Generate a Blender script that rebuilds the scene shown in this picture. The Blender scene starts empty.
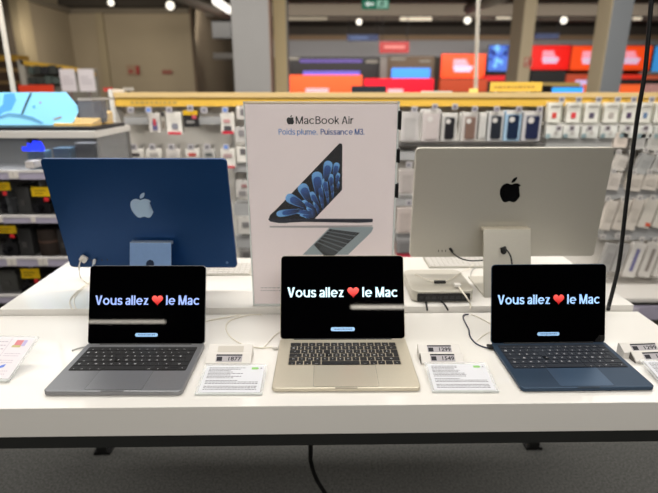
import bpy, bmesh, math, random, re
from mathutils import Vector, Matrix, Euler
random.seed(7)
COL = bpy.context.scene.collection
# ------------------------------------------------------------------ camera model (photo frame 658x493)
F, PITCH, H = 495.0, math.radians(17.5), 1.556
CP, SP = math.cos(PITCH), math.sin(PITCH)
def ray(px, py):
    u = (px-329)/F; v = (py-246.5)/F
    return Vector((u, CP-v*SP, -SP-v*CP))
def P(px, py, d):                     # point of the vertical plane y = d seen at a pixel of the photo
    r = ray(px, py); return Vector((0, 0, H)) + r*(d/r.y)
def T(px, py, z):                     # point of the horizontal plane at height z
    r = ray(px, py); return Vector((0, 0, H)) + r*((z-H)/r.z)
def R(x0, y0, x1, y1, d):             # upright rectangle: x0, x1, z0, z1
    a = P((x0+x1)/2, y0, d); b = P((x0+x1)/2, y1, d); m = (y0+y1)/2
    return P(x0, m, d).x, P(x1, m, d).x, b.z, a.z

# ------------------------------------------------------------------ materials
def srgb(r, g, b):
    f = lambda c: (c/12.92 if c <= .04045 else ((c+.055)/1.055)**2.4)
    return (f(r/255), f(g/255), f(b/255), 1)
MATS = {}
def mat(name, rgb, rough=.5, metal=0, emit=0, var=0, scale=30, coat=0, alpha=1, trans=0, spec=.5, bump=0, ior=1.45):
    if name in MATS: return MATS[name]
    m = bpy.data.materials.new(name); m.use_nodes = True
    nt = m.node_tree; b = nt.nodes['Principled BSDF']; c = srgb(*rgb)
    b.inputs['Base Color'].default_value = c
    b.inputs['Roughness'].default_value = rough
    b.inputs['Metallic'].default_value = metal
    b.inputs['Specular IOR Level'].default_value = spec
    b.inputs['Coat Weight'].default_value = coat
    b.inputs['Coat Roughness'].default_value = .04
    b.inputs['Transmission Weight'].default_value = trans
    b.inputs['IOR'].default_value = ior
    b.inputs['Alpha'].default_value = alpha
    if emit:
        b.inputs['Emission Color'].default_value = c
        b.inputs['Emission Strength'].default_value = emit
    if var or bump:
        tc = nt.nodes.new('ShaderNodeTexCoord'); n = nt.nodes.new('ShaderNodeTexNoise')
        n.inputs['Scale'].default_value = scale; n.inputs['Detail'].default_value = 4
        nt.links.new(tc.outputs['Object'], n.inputs['Vector'])
        if var:
            r = nt.nodes.new('ShaderNodeValToRGB')
            r.color_ramp.elements[0].position = .3; r.color_ramp.elements[1].position = .7
            r.color_ramp.elements[0].color = tuple(max(0, x*(1-var)) for x in c[:3])+(1,)
            r.color_ramp.elements[1].color = tuple(min(1, x*(1+var)) for x in c[:3])+(1,)
            nt.links.new(n.outputs['Fac'], r.inputs['Fac']); nt.links.new(r.outputs['Color'], b.inputs['Base Color'])
        if bump:
            bp = nt.nodes.new('ShaderNodeBump'); bp.inputs['Strength'].default_value = bump
            nt.links.new(n.outputs['Fac'], bp.inputs['Height']); nt.links.new(bp.outputs['Normal'], b.inputs['Normal'])
    MATS[name] = m; return m
def M(*rgb, rough=.55, emit=0, metal=0):
    return mat('c%d_%d_%d_%g_%g_%g' % (rgb+(rough, emit, metal)), rgb, rough=rough, emit=emit, metal=metal, var=.04, scale=60) if not emit \
        else mat('e%d_%d_%d_%g' % (rgb+(emit,)), rgb, rough=rough, emit=emit)

# ------------------------------------------------------------------ objects
def obj(name, bm, m, parent=None, smooth=False, bevel=0, seg=2):
    bmesh.ops.recalc_face_normals(bm, faces=bm.faces)
    me = bpy.data.meshes.new(name); bm.to_mesh(me); bm.free()
    if m: 
        for x in (m if isinstance(m, (list, tuple)) else [m]): me.materials.append(x)
    if smooth:
        for p in me.polygons: p.use_smooth = True
    o = bpy.data.objects.new(name, me); COL.objects.link(o)
    if parent: o.parent = parent
    if bevel:
        b = o.modifiers.new('bevel', 'BEVEL'); b.width = bevel; b.segments = seg; b.limit_method = 'ANGLE'; b.angle_limit = math.radians(40)
    return o
def tag(o, label, cat, group=None, kind=None):
    o['label'] = label; o['category'] = cat
    if group: o['group'] = group
    if kind: o['kind'] = kind
    return o
def thing(name, label, cat, loc=(0, 0, 0), rz=0, group=None):
    o = bpy.data.objects.new(name, None); COL.objects.link(o); o.empty_display_size = .05
    o.location = loc; o.rotation_euler = (0, 0, rz); return tag(o, label, cat, group)
def struct(name, bm, m, **k):
    o = obj(name, bm, m, **k); o['kind'] = 'structure'; return o
def box(bm, x0, x1, y0, y1, z0, z1, mi=0):
    vs = [bm.verts.new((x, y, z)) for x in (x0, x1) for y in (y0, y1) for z in (z0, z1)]
    for f in ((0, 1, 3, 2), (4, 6, 7, 5), (0, 4, 5, 1), (2, 3, 7, 6), (0, 2, 6, 4), (1, 5, 7, 3)):
        bm.faces.new([vs[i] for i in f]).material_index = mi
    return bm
def B(x0, x1, y0, y1, z0, z1): return box(bmesh.new(), x0, x1, y0, y1, z0, z1)
def BL(*l):
    bm = bmesh.new()
    for a in l: box(bm, *a)
    return bm
def prism(bm, pts, f, h, mi=0):
    """polygon pts (2d) -> f(u, v, w) with w in 0..h"""
    a = [bm.verts.new(f(u, v, 0)) for u, v in pts]; b = [bm.verts.new(f(u, v, h)) for u, v in pts]
    n = len(pts)
    for ring in (a[::-1], b):
        fc = bm.faces.new(ring); fc.material_index = mi
    for i in range(n):
        bm.faces.new((a[i], a[(i+1) % n], b[(i+1) % n], b[i])).material_index = mi
    return bm
XY = lambda z0=0: (lambda u, v, w: (u, v, z0+w))
XZ = lambda y0=0: (lambda u, v, w: (u, y0-w, v))      # grows toward -y (toward the viewer)
def rrect(x0, x1, y0, y1, r, n=6, corners=(1, 1, 1, 1)):
    pts = []
    for k, (cx, cy, a) in enumerate(((x1-r, y1-r, 0), (x0+r, y1-r, 90), (x0+r, y0+r, 180), (x1-r, y0+r, 270))):
        if corners[k]:
            for i in range(n+1):
                t = math.radians(a+90*i/n); pts.append((cx+r*math.cos(t), cy+r*math.sin(t)))
        else:
            pts.append(((x1, y1), (x0, y1), (x0, y0), (x1, y0))[k])
    return pts
def circ(cx, cy, r, n=20): return [(cx+r*math.cos(2*math.pi*i/n), cy+r*math.sin(2*math.pi*i/n)) for i in range(n)]
def flat(bm, pts, f, mi=0):
    vs = [bm.verts.new(f(u, v, 0)) for u, v in pts]; fc = bm.faces.new(vs); fc.material_index = mi
    bmesh.ops.triangulate(bm, faces=[fc]); return bm
def cr(pts, n=8):
    pts = [Vector(p) for p in pts]; q = [pts[0]]+pts+[pts[-1]]; out = []
    for i in range(1, len(q)-2):
        for k in range(n):
            t = k/n; a, b, c, d = q[i-1:i+3]
            out.append(.5*((2*b)+(c-a)*t+(2*a-5*b+4*c-d)*t*t+(3*b-a-3*c+d)*t**3))
    return out+[pts[-1]]
def tube(bm, pts, r, n=8, curve=True, mi=0):
    pts = cr(pts) if curve else [Vector(p) for p in pts]
    prev = None; rings = []; u = None
    for i, p in enumerate(pts):
        t = (pts[min(i+1, len(pts)-1)]-pts[max(i-1, 0)]).normalized()
        if u is None: u = t.orthogonal().normalized()
        u = (u-t*u.dot(t)).normalized(); w = t.cross(u)
        rings.append([bm.verts.new(p+r*(math.cos(2*math.pi*k/n)*u+math.sin(2*math.pi*k/n)*w)) for k in range(n)])
    for a, b in zip(rings, rings[1:]):
        for k in range(n): bm.faces.new((a[k], a[(k+1) % n], b[(k+1) % n], b[k])).material_index = mi
    bm.faces.new(rings[0][::-1]).material_index = mi; bm.faces.new(rings[-1]).material_index = mi
    return bm
_tc = {}
def text_polys(s, bold=0.0, res=3):
    k = (s, bold, res)
    if k in _tc: return _tc[k]
    c = bpy.data.curves.new('t', 'FONT'); c.body = s; c.resolution_u = res; c.offset = bold; c.fill_mode = 'FRONT'
    o = bpy.data.objects.new('t', c); COL.objects.link(o)
    bpy.context.view_layer.update()
    me = bpy.data.meshes.new_from_object(o.evaluated_get(bpy.context.evaluated_depsgraph_get()))
    vs = [(v.co.x, v.co.y) for v in me.vertices]; fs = [tuple(p.vertices) for p in me.polygons]
    bpy.data.objects.remove(o); bpy.data.curves.remove(c); bpy.data.meshes.remove(me)
    _tc[k] = (vs, fs); return _tc[k]
def text(bm, s, f, x0, x1, ybase, h, bold=0.0, mi=0, ref='H', keep=False):
    """s scaled so that it spans x0..x1 and a capital is h tall"""
    vs, fs = text_polys(s, bold)
    xa = min(v[0] for v in vs); xb = max(v[0] for v in vs)
    rv = text_polys(ref, bold)[0]; ch = max(v[1] for v in rv)-min(v[1] for v in rv); y0 = min(v[1] for v in rv)
    sy = h/ch; sx = (x1-x0)/(xb-xa)
    if keep: sx = sy; x0 = (x0+x1)/2-(xb-xa)*sx/2
    nv = [bm.verts.new(f(x0+(x-xa)*sx, ybase+(y-y0)*sy, 0)) for x, y in vs]
    for p in fs:
        try: bm.faces.new([nv[i] for i in p]).material_index = mi
        except ValueError: pass
    return bm
# hand-drawn grotesque letters: centre-line strokes given a pen width (capital height 1)
def _arc(cx, cy, rx, ry, a0, a1, n=14):
    return [(cx+rx*math.cos(math.radians(a0+(a1-a0)*i/n)), cy+ry*math.sin(math.radians(a0+(a1-a0)*i/n))) for i in range(n+1)]
def _sm(l): return [(v.x, v.y) for v in cr([(x, y, 0) for x, y in l], 6)]
def glyphs(t):
    h = t*.40; X = .74; xm = X/2; rx = .30-h*.2; ry = X/2-h
    def bowl(cx): return _arc(cx, xm, rx, ry, 0, 360, 24)
    L = t/2+.02; Rr = L+2*rx*.92
    g = {}
    g['V'] = ([('f', [(0, 1), (t*1.2, 1), (.40, t*1.3), (.80-t*1.2, 1), (.80, 1), (.40+t*.56, 0), (.40-t*.56, 0)])], .80)
    g['o'] = ([bowl(L+rx)], 2*rx+2*L)
    g['u'] = ([[(L, X), (L, .30)]+_arc(L+rx*.9, h+rx*.9, rx*.9, rx*.9, 180, 360)+[(L+1.8*rx, X)], [(L+1.8*rx, X), (L+1.8*rx, 0)]], 1.8*rx+2*L)
    g['n'] = ([[(L, 0), (L, X)], [(L, .3)]+_arc(L+rx*.9, X-h-rx*.9, rx*.9, rx*.9, 180, 0)+[(L+1.8*rx, 0)]], 1.8*rx+2*L)
    r = rx*.72
    g['m'] = ([[(L, 0), (L, X)], [(L, .3)]+_arc(L+r, X-h-r, r, r, 180, 0)+[(L+2*r, 0)], [(L+2*r, .3)]+_arc(L+3*r, X-h-r, r, r, 180, 0)+[(L+4*r, 0)]], 4*r+2*L)
    g['s'] = ([_sm([(.53, X-h-.09), (.43, X-h-.01), (.30, X-h), (.16, X-h-.03), (.12, X-h-.12), (.19, xm+.02), (.32, xm-.01), (.47, xm-.07), (.50, h+.10), (.42, h+.01), (.29, h), (.14, h+.02), (.06, h+.10)])], .60)
    g['a'] = ([_sm([(.10, X-h-.12), (.17, X-h-.02), (.30, X-h), (.43, X-h-.02), (.49, X-h-.13), (.49, xm-.02)])+[(.49, 0)], _sm([(.49, xm+.02), (.34, xm), (.17, xm-.05), (.10, h+.11), (.15, h+.01), (.27, h), (.40, h+.04), (.49, h+.15)])], .49+L)
    g['l'] = ([[(L, 0), (L, 1)]], 2*L)
    g['i'] = ([[(L, 0), (L, X)], [(L, .86), (L, .86+t)]], 2*L)
    g['e'] = ([[(L+.02, xm), (L+2*rx, xm)], _arc(L+rx, xm, rx, ry, -4, 318, 24)], 2*rx+2*L)
    g['c'] = ([_arc(L+rx, xm, rx, ry, 42, 318, 22)], 2*rx+2*L-.04)
    g['z'] = ([[(.04, X-h), (.54, X-h)], [(.03, h), (.55, h)], ('f', [(.54-t*1.25, X-h), (.54, X-h), (.03+t*1.25, h), (.03, h)])], .58)
    g['M'] = ([[(L, 0), (L, 1)], ('f', [(0, 1), (t*1.35, 1), (.47, t*1.35), (.94-t*1.35, 1), (.94, 1), (.47+t*.5, 0), (.47-t*.5, 0)]), [(.94-L, 1), (.94-L, 0)]], .94)
    g['B'] = ([[(L, 0), (L, 1)], [(L, 1-h), (.36, 1-h)]+_arc(.36, .76, .19-h*.2, .24-h, 90, -90)+[(L, .52)], [(.36, .52)]+_arc(.38, .26+h*.5, .22, .26-h*.5, 90, -90)+[(L, h)]], .66)
    g['P'] = ([[(L, 0), (L, 1)], [(L, 1-h), (.36, 1-h)]+_arc(.36, .72, .22, .28-h, 90, -90)+[(L, .44+h)]], .64)
    g['A'] = ([('f', [(0, 0), (t*1.15, 0), (.37, 1-t*1.4), (.74-t*1.15, 0), (.74, 0), (.37+t*.58, 1), (.37-t*.58, 1)]), [(.18, .28), (.56, .28)]], .74)
    g['k'] = ([[(L, 0), (L, 1)], [(L, .24), (.46, X)], [(.24, .42), (.52, 0)]], .55)
    g['r'] = ([[(L, 0), (L, X)], _sm([(L, .42), (.16, .60), (.26, X-h), (.38, X-h)])], .40)
    g['d'] = ([bowl(L+rx), [(L+2*rx, 0), (L+2*rx, 1)]], 2*rx+2*L)
    g['p'] = ([bowl(L+rx), [(L, -.22), (L, X)]], 2*rx+2*L)
    g['3'] = ([_sm([(.08, .80), (.15, .90), (.30, 1-h), (.46, .90), (.47, .70), (.36, .56), (.24, .53), (.38, .50), (.52, .38), (.51, .18), (.38, h), (.24, h), (.11, .12), (.05, .24)])], .60)
    g['.'] = ([[(L, 0), (L, t)]], 2*L)
    g[' '] = ([], .20)
    return g
def letters(bm, s, f, x0, x1, ybase, h, t=.17, mi=0, eps=0):
    g = glyphs(t); gap = .062; w = sum(g[c][1]+gap for c in s)-gap; sx = (x1-x0)/w; x = 0; hw = t/2
    def poly(pl):
        bm.faces.new([bm.verts.new(f(x0+(x+u)*sx, ybase+v*h, 0)) for u, v in pl]).material_index = mi
    for c in s:
        for st in g[c][0]:
            if st[0] == 'f':
                flat(bm, [(x0+(x+u)*sx, ybase+v*h) for u, v in st[1]], f, mi); continue
            bar = .72 if len(st) == 2 and abs(st[0][1]-st[1][1]) < 1e-6 else 1
            closed = len(st) > 3 and abs(st[0][0]-st[-1][0])+abs(st[0][1]-st[-1][1]) < 1e-6
            P_ = [Vector(p) for p in st]
            side = []
            n = len(P_)
            for i in range(n):
                if closed: a, b = P_[(i-1) % (n-1)], P_[(i+1) % (n-1)]
                else: a, b = P_[max(0, i-1)], P_[min(n-1, i+1)]
                d1 = (P_[i]-a) if (P_[i]-a).length > 1e-9 else (b-P_[i]); d2 = (b-P_[i]) if (b-P_[i]).length > 1e-9 else d1
                d1 = d1.normalized(); d2 = d2.normalized(); n1 = Vector((-d1.y, d1.x)); n2 = Vector((-d2.y, d2.x))
                m = n1+n2; m = m.normalized() if m.length > 1e-6 else n1; k = hw/max(.35, m.dot(n1)); side.append(Vector((m.x*k, m.y*k*.80*bar)))
            for i in range(n-1):
                poly([P_[i]+side[i], P_[i+1]+side[i+1], P_[i+1]-side[i+1], P_[i]-side[i]])
        x += g[c][1]+gap
    return bm
# fruit emblem outline (bitten fruit with leaf), svg-like path
SVG = ["M12.152 6.896c-.948 0-2.415-1.078-3.96-1.04-2.04.027-3.91 1.183-4.961 3.014-2.117 3.675-.546 9.103 1.519 12.09 1.013 1.454 2.208 3.09 3.792 3.039 1.52-.065 2.09-.987 3.935-.987 1.831 0 2.35.987 3.96.948 1.637-.026 2.676-1.48 3.676-2.948 1.156-1.688 1.636-3.325 1.662-3.415-.039-.013-3.182-1.221-3.22-4.857-.026-3.04 2.48-4.494 2.597-4.559-1.429-2.09-3.623-2.324-4.39-2.376-2-.156-3.675 1.09-4.61 1.09z",
       "M15.53 3.83c.843-1.012 1.4-2.427 1.245-3.83-1.207.052-2.662.805-3.532 1.818-.78.896-1.454 2.338-1.273 3.714 1.338.104 2.715-.688 3.559-1.701z"]
def svg_poly(d, n=5):
    nums = [float(x) for x in re.findall(r'-?\d*\.?\d+', d.replace('M', ' ').replace('c', ' ').replace('z', ''))]
    x, y = nums[:2]; pts = []; r = nums[2:]
    for i in range(0, len(r)-5, 6):
        a = r[i:i+6]; p = [(x, y), (x+a[0], y+a[1]), (x+a[2], y+a[3]), (x+a[4], y+a[5])]
        for k in range(n):
            t = k/n; s = 1-t
            pts.append(tuple(s**3*p[0][j]+3*s*s*t*p[1][j]+3*s*t*t*p[2][j]+t**3*p[3][j] for j in (0, 1)))
        x, y = p[3]
    return pts
FRUIT = [[((x-12)/24, (12-y)/24) for x, y in svg_poly(s)] for s in SVG]      # unit height, centred
def fruit(bm, f, cx, cy, h, mi=0):
    for p in FRUIT: flat(bm, [(cx+x*h, cy+y*h) for x, y in p], f, mi)
    return bm

# ------------------------------------------------------------------ base materials
white_lam = mat('white_laminate', (226, 223, 217), rough=.32, coat=.6, var=.01, scale=3)
carpet = mat('dark_carpet', (82, 82, 80), rough=1, var=.38, scale=110, bump=.5, spec=.1)
black_plastic = mat('black_plastic', (14, 14, 15), rough=.4)
frame_black = mat('frame_black', (34, 35, 34), rough=.5, var=.05)
alu_gray = mat('space_gray_aluminium', (138, 139, 142), rough=.42, metal=.75, var=.02, scale=200)
alu_star = mat('starlight_aluminium', (208, 200, 182), rough=.45, metal=.7, var=.015, scale=200)
alu_mid = mat('midnight_aluminium', (50, 68, 88), rough=.42, metal=.55, var=.02, scale=200)
alu_silver = mat('silver_aluminium', (190, 186, 175), rough=.42, metal=.5, var=.015, scale=200)
blue_back = mat('deep_blue_metal', (14, 56, 102), rough=.38, metal=.45, var=.02, scale=100)
blue_stand = mat('pale_blue_metal', (120, 150, 192), rough=.45, metal=.3, var=.02, scale=100)
glass_black = mat('black_screen_glass', (2, 2, 3), rough=.015, spec=.4)
key_black = mat('black_key', (22, 22, 24), rough=.55)
key_blue = mat('dark_blue_key', (22, 28, 38), rough=.55)
legend_m = mat('key_legend', (215, 215, 215), rough=.6, emit=.12)
cable_white = mat('white_cable', (226, 220, 205), rough=.5)
cable_black = mat('black_cable', (12, 12, 13), rough=.45)
clear = mat('clear_acrylic', (240, 244, 245), rough=.04, alpha=.28, spec=.6)
clear_edge = mat('acrylic_edge', (226, 230, 228), rough=.15, spec=.6, alpha=.8)
paper = mat('white_paper', (216, 217, 222), rough=.7, var=.01)
ink = mat('gray_ink', (74, 74, 82), rough=.8)
ink_dark = mat('dark_ink', (40, 40, 46), rough=.8)
white_plastic = mat('white_plastic', (216, 212, 206), rough=.45)

# ================================================================== LAPTOPS
def lettering_mat(name, rgb, s): return mat(name, rgb, rough=.5, emit=s)
heart_m = bpy.data.materials.new('red_heart_glow'); heart_m.use_nodes = True
_nt = heart_m.node_tree; _b = _nt.nodes['Principled BSDF']; _tcn = _nt.nodes.new('ShaderNodeTexCoord'); _sp = _nt.nodes.new('ShaderNodeSeparateXYZ')
_rp = _nt.nodes.new('ShaderNodeValToRGB'); _rp.color_ramp.elements[0].color = srgb(170, 10, 14); _rp.color_ramp.elements[1].color = srgb(255, 92, 84)
_rp.color_ramp.elements[0].position = .15
_nt.links.new(_tcn.outputs['Generated'], _sp.inputs[0]); _nt.links.new(_sp.outputs['Z'], _rp.inputs['Fac'])
_nt.links.new(_rp.outputs['Color'], _b.inputs['Base Color']); _nt.links.new(_rp.outputs['Color'], _b.inputs['Emission Color']); _b.inputs['Emission Strength'].default_value = .75

def heart_pts(cx, cy, w, h, n=40):
    pts = []
    for i in range(n):
        t = 2*math.pi*i/n
        pts.append((cx+w/2*math.sin(t)**3, cy+h/2*((13*math.cos(t)-5*math.cos(2*t)-2*math.cos(3*t)-math.cos(4*t))+2.5)/14.5))
    return pts
U = .01935
ROWS = [  # (width in key units, legend)
    [(1.5, 'esc')]+[(1, 'F%d' % i) for i in range(1, 13)]+[(1, '')],
    [(1, c) for c in "@&e\"'(\u00a7e!ca)-"]+[(1.5, '\u2190')],
    [(1.5, '\u2192')]+[(1, c) for c in 'AZERTYUIOP^$']+[(1, 'R')],
    [(1.75, 'caps')]+[(1, c) for c in 'QSDFGHJKLM%`']+[(.75, 'R2')],
    [(1.25, 'O'), (1, '<')]+[(1, c) for c in 'WXCVBN?.:=']+[(2.25, 'O')],
    [(1, 'fn'), (1, 'ctrl'), (1, 'alt'), (1.25, 'cmd'), (5, ''), (1.25, 'cmd'), (1, 'alt'), (1, '<'), (1, '^v'), (1, '>')]]
def keyboard(root, kx, y_top, zt, kmat, wellmat, gap=.0024, glow=.12):
    """keys from back (y_top) to front, centred on kx"""
    W = 14.5*U; x0 = kx-W/2; rows = 6; ph = .0186
    kb = obj('keyboard', prism(bmesh.new(), rrect(x0-.0015, x0+W+.0015, y_top-rows*ph-.0015, y_top+.0015, .004), XY(zt+.0001), .0003), wellmat, root)
    cache = {}
    for r, row in enumerate(ROWS):
        x = x0; yc = y_top-(r+.5)*ph
        for w, leg in row:
            kw = w*U-gap; kh = ph-gap
            if leg == 'R2': x += w*U; continue
            k = (w, leg)
            if k not in cache:
                bm = bmesh.new()
                if leg == 'R':
                    lo = -kh/2-ph; xr = kw/2; pts = [(-kw/2, -kh/2), (-kw/2+.25*U, -kh/2), (-kw/2+.25*U, lo), (xr, lo), (xr, kh/2), (-kw/2, kh/2)]
                    prism(bm, pts, XY(), .0009)
                elif leg == '^v':
                    for a, b in ((-kh/2, -.0006), (.0006, kh/2)): prism(bm, rrect(-kw/2, kw/2, a, b, .0012, 3), XY(), .0009)
                else:
                    prism(bm, rrect(-kw/2, kw/2, -kh/2, kh/2, .0022, 3), XY(), .0009)
                f = lambda u, v, z: (u, v, .00098)
                if leg and leg not in ('R', '^v'):
                    if len(leg) == 1: text(bm, leg, f, -.0028, .0028, -.0022, .0045, bold=.01, mi=1, keep=True)
                    elif leg[0] == 'F': text(bm, leg, f, -.003, .003, -.004, .0026, mi=1, keep=True)
                    else: text(bm, leg, f, -min(.0055, kw*.35), min(.0055, kw*.35), -.0055, .0024, mi=1, keep=True)
                bmesh.ops.recalc_face_normals(bm, faces=bm.faces)
                me = bpy.data.meshes.new('key'); bm.to_mesh(me); bm.free()
                me.materials.append(kmat); me.materials.append(legend_m); cache[k] = me
            o = bpy.data.objects.new('key', cache[k]); COL.objects.link(o); o.parent = kb
            o.location = (x+w*U/2, yc, zt+.0004)
            x += w*U
    return kb

def laptop(label, loc, rz, W, D, base_t, lid_h, tilt, body, kmat, wellmat, pad, tcol, key_off, foot_z=.0012):
    root = thing('laptop', label, 'laptop', loc, rz)
    w = W/2
    # base: front edge at y=0, rear at y=D
    bm = prism(bmesh.new(), rrect(-w, w, 0, D, .011, 8), XY(foot_z), base_t)
    obj('base', bm, body, root, bevel=.0022, seg=3)
    zt = foot_z+base_t
    obj('finger_notch', prism(bmesh.new(), rrect(-.026, .026, -.0004, .0035, .0017, 4), XY(zt-.0022), .0024), mat('notch_'+body.name, tuple(int(255*min(1, x)) for x in [c**(1/2.2)*.78 for c in body.node_tree.nodes['Principled BSDF'].inputs['Base Color'].default_value[:3]]), rough=.5, metal=.4), root)
    for sx in (-1, 1):
        for yy in (.02, D-.02):
            obj('foot', prism(bmesh.new(), circ(sx*(w-.03), yy, .008, 14), XY(0), foot_z+.0005), black_plastic, root)
    keyboard(root, 0, D-key_off, zt, kmat, wellmat)
    px, pd = pad
    seam = mat('seam_'+body.name, tuple(int(255*min(1, x)) for x in [c**(1/2.2)*.55 for c in body.node_tree.nodes['Principled BSDF'].inputs['Base Color'].default_value[:3]]), rough=.6)
    tp = obj('trackpad', prism(bmesh.new(), rrect(-px/2, px/2, .0055, .0055+pd, .005, 5), XY(zt), .0002), seam, root)
    obj('touch_surface', prism(bmesh.new(), rrect(-px/2+.0007, px/2-.0007, .0062, .0048+pd, .0045, 5), XY(zt+.0002), .0002),
        mat('pad_'+body.name, tuple(int(255*min(1, x)) for x in [c**(1/2.2)*(1.28 if 'midnight' in body.name else 1.06) for c in body.node_tree.nodes['Principled BSDF'].inputs['Base Color'].default_value[:3]]), rough=.36, metal=body.node_tree.nodes['Principled BSDF'].inputs['Metallic'].default_value), tp)  # midnight pad lightened to paint in its reflection
    for s in (-1, 1):                                  # side ports
        obj('port', prism(bmesh.new(), rrect(D-.05, D-.041, foot_z+base_t*.32, foot_z+base_t*.6, .0012, 4), (lambda u, v, q, s=s: (s*(w+.0001)-s*.0006+s*q, u, v)), .0007), black_plastic, root)
    obj('hinge', prism(bmesh.new(), rrect(D-.0085, D-.001, zt-.003, zt+.0015, .002, 5), (lambda u, v, q: (-w*.78+q, u, v)), W*.78), black_plastic, root, smooth=False)
    lid = bmesh.new(); prism(lid, rrect(-w, w, .001, lid_h, .0105, 8, (1, 1, 1, 1)), XZ(.0022), .0044)
    L = obj('display_lid', lid, body, root, bevel=.0012, seg=2)
    L.location = (0, D-.003, zt-.0045); L.rotation_euler = (-tilt, 0, 0)
    e = .0011
    obj('screen', prism(bmesh.new(), rrect(-w+e, w-e, .004, lid_h-e, .0095, 8), XZ(-.0022), .0003), glass_black, L)
    g = lambda u, v, q: (u, -.00275-q, v)
    X = lambda u: -w+u*W
    obj('lettering', letters(bmesh.new(), 'Vous allez', g, X(.055), X(.512), lid_h*.503, lid_h*.118, .178), tcol, L)
    obj('lettering', letters(bmesh.new(), 'le Mac', g, X(.660), X(.952), lid_h*.503, lid_h*.118, .178), tcol, L)
    h = bmesh.new(); hp = heart_pts(X(.587), lid_h*.556, W*.094, lid_h*.128)
    c = h.verts.new((X(.587), -.0042, lid_h*.56)); vs = [h.verts.new(g(u, v, 0)) for u, v in hp]
    for i in range(len(vs)): h.faces.new((c, vs[i], vs[(i+1) % len(vs)]))
    obj('heart', h, heart_m, L, smooth=True)
    obj('button', prism(bmesh.new(), rrect(X(.405), X(.597), lid_h*.105, lid_h*.15, lid_h*.02, 5), g, .0002), mat('button_glow', (140, 178, 214), emit=.75), L)
    sl = bmesh.new()
    random.seed(3); x = X(.43)
    while x < X(.57):
        ww = random.uniform(.0015, .004); flat(sl, [(x, lid_h*.122), (x+ww, lid_h*.122), (x+ww, lid_h*.134), (x, lid_h*.134)], lambda u, v, q: (u, -.0031, v)); x += ww+.0012
    obj('button_caption', sl, mat('caption_blue', (70, 100, 140), emit=.4), L)
    return root
laptop('gray laptop at the left of the front table, blue-lettered black screen, black keys', (-.487, .961, .9), math.radians(.0), .3126, .2225, .0115, .212, math.radians(21.5),
       alu_gray, key_black, mat('well_black', (12, 12, 13), rough=.6), (.130, .081), lettering_mat('letters_blue', (150, 174, 236), .75), .024)
laptop('champagne-gold laptop in the middle of the table with black keys', (.0395, .976, .9), math.radians(.5), .3404, .2376, .0100, .2315, math.radians(25),
       alu_star, key_black, mat('well_star', (190, 180, 160), rough=.5, metal=.6), (.151, .095), lettering_mat('letters_pale', (206, 238, 248), .85), .027)
laptop('dark blue laptop at the right of the front table', (.592, .978, .9), math.radians(1.2), .3085, .215, .0100, .2145, math.radians(15),
       alu_mid, key_blue, mat('well_blue', (30, 38, 50), rough=.6, metal=.3), (.126, .081), lettering_mat('letters_mid', (160, 200, 246), .8), .019)

# ================================================================== DISPLAY TABLE
YAW = math.radians(.95)
tb = thing('display_table', 'long white two-level display table with black frame holding the computers', 'table', (0, 0, 0), YAW)
def front_y(x): return x*math.tan(YAW)
obj('tabletop', B(-1.05, .985, .926, 1.392, .826, .9), white_lam, tb, bevel=.0012)
obj('rear_tabletop', B(-.985, .972, 1.397, 1.872, .862, .92), white_lam, tb, bevel=.0012)
obj('frame', BL((-1.04, .985, .929, .955, .794, .826), (-1.04, .985, 1.845, 1.868, .794, .862), (-1.04, -1.01, .955, 1.845, .794, .826), (.955, .985, .955, 1.845, .794, .826), (-1.01, .955, 1.37, 1.42, .8, .826), (-.9, .9, 1.40, 1.42, .826, .862)), frame_black, tb)
for lx, ly in ((-.99, .965), (.955, .965), (-.985, 1.872), (.962, 1.872)):
    lg = obj('leg', B(lx-.022, lx+.022, ly-.022, ly+.022, .014, .80), frame_black, tb)
    obj('foot', B(lx-.036, lx+.036, ly-.024, ly+.022, 0, .014), black_plastic, lg)

# ================================================================== ALL-IN-ONE COMPUTERS SEEN FROM BEHIND
def monitor(name, label, cat, cx, db, zb, W, hh, tilt, th, body, logo_m, rz, rad):
    root = thing(name, label, cat, (cx, db, .92), rz)
    body_e = bpy.data.objects.new('x', None); bpy.data.objects.remove(body_e)
    p = obj('panel', prism(bmesh.new(), rrect(-W/2, W/2, 0, hh, rad, 8), XZ(th), th), body, root, bevel=.0015)
    p.location = (0, 0, zb-.92); p.rotation_euler = (tilt, 0, 0)      # leans so that the top comes toward -y
    obj('screen', prism(bmesh.new(), rrect(-W/2+.004, W/2-.004, .05 if th < .015 else .004, hh-.004, rad*.8, 8), XZ(th+.0006), .0005), glass_black, p)
    obj('emblem', fruit(bmesh.new(), lambda u, v, w: (u, -.0004, v), -.001, hh*.60 if th < .015 else hh*.632, .0835), logo_m, p)
    return root, p
im, ip = monitor('desktop_computer', 'deep blue all-in-one desktop computer seen from behind with pale fruit emblem', 'computer',
                 -.577, 1.533, 1.0, .551, .370, math.radians(10.4), .0115, blue_back, mat('emblem_pale_blue', (160, 184, 208), rough=.4, metal=.2), math.radians(-.5), .013)
st = bmesh.new()    # L-shaped foot: rear plate plus sole under the screen
prof = [(-.108, .0), (.06, .0), (.06, .004), (-.101, .006), (-.046, .176), (-.046, .180), (-.052, .180)]
prism(st, prof, lambda u, v, w: (-.065+w+.018, u, v), .130)
so = obj('stand', st, blue_stand, im, bevel=.0012)
so.location = (0, 0, 0)
obj('stand_hinge', B(-.047, .083, -.050, -.03, .174, .182), mat('hinge_pale', (190, 205, 220), rough=.35, metal=.6), im)
obj('cable_hole', prism(bmesh.new(), circ(.018, .118, .0125), lambda u, v, w: (u, -.108+v*.3111-.0006-w, v), .0012), mat('hole_dark', (18, 34, 60), rough=.8), im)
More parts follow.
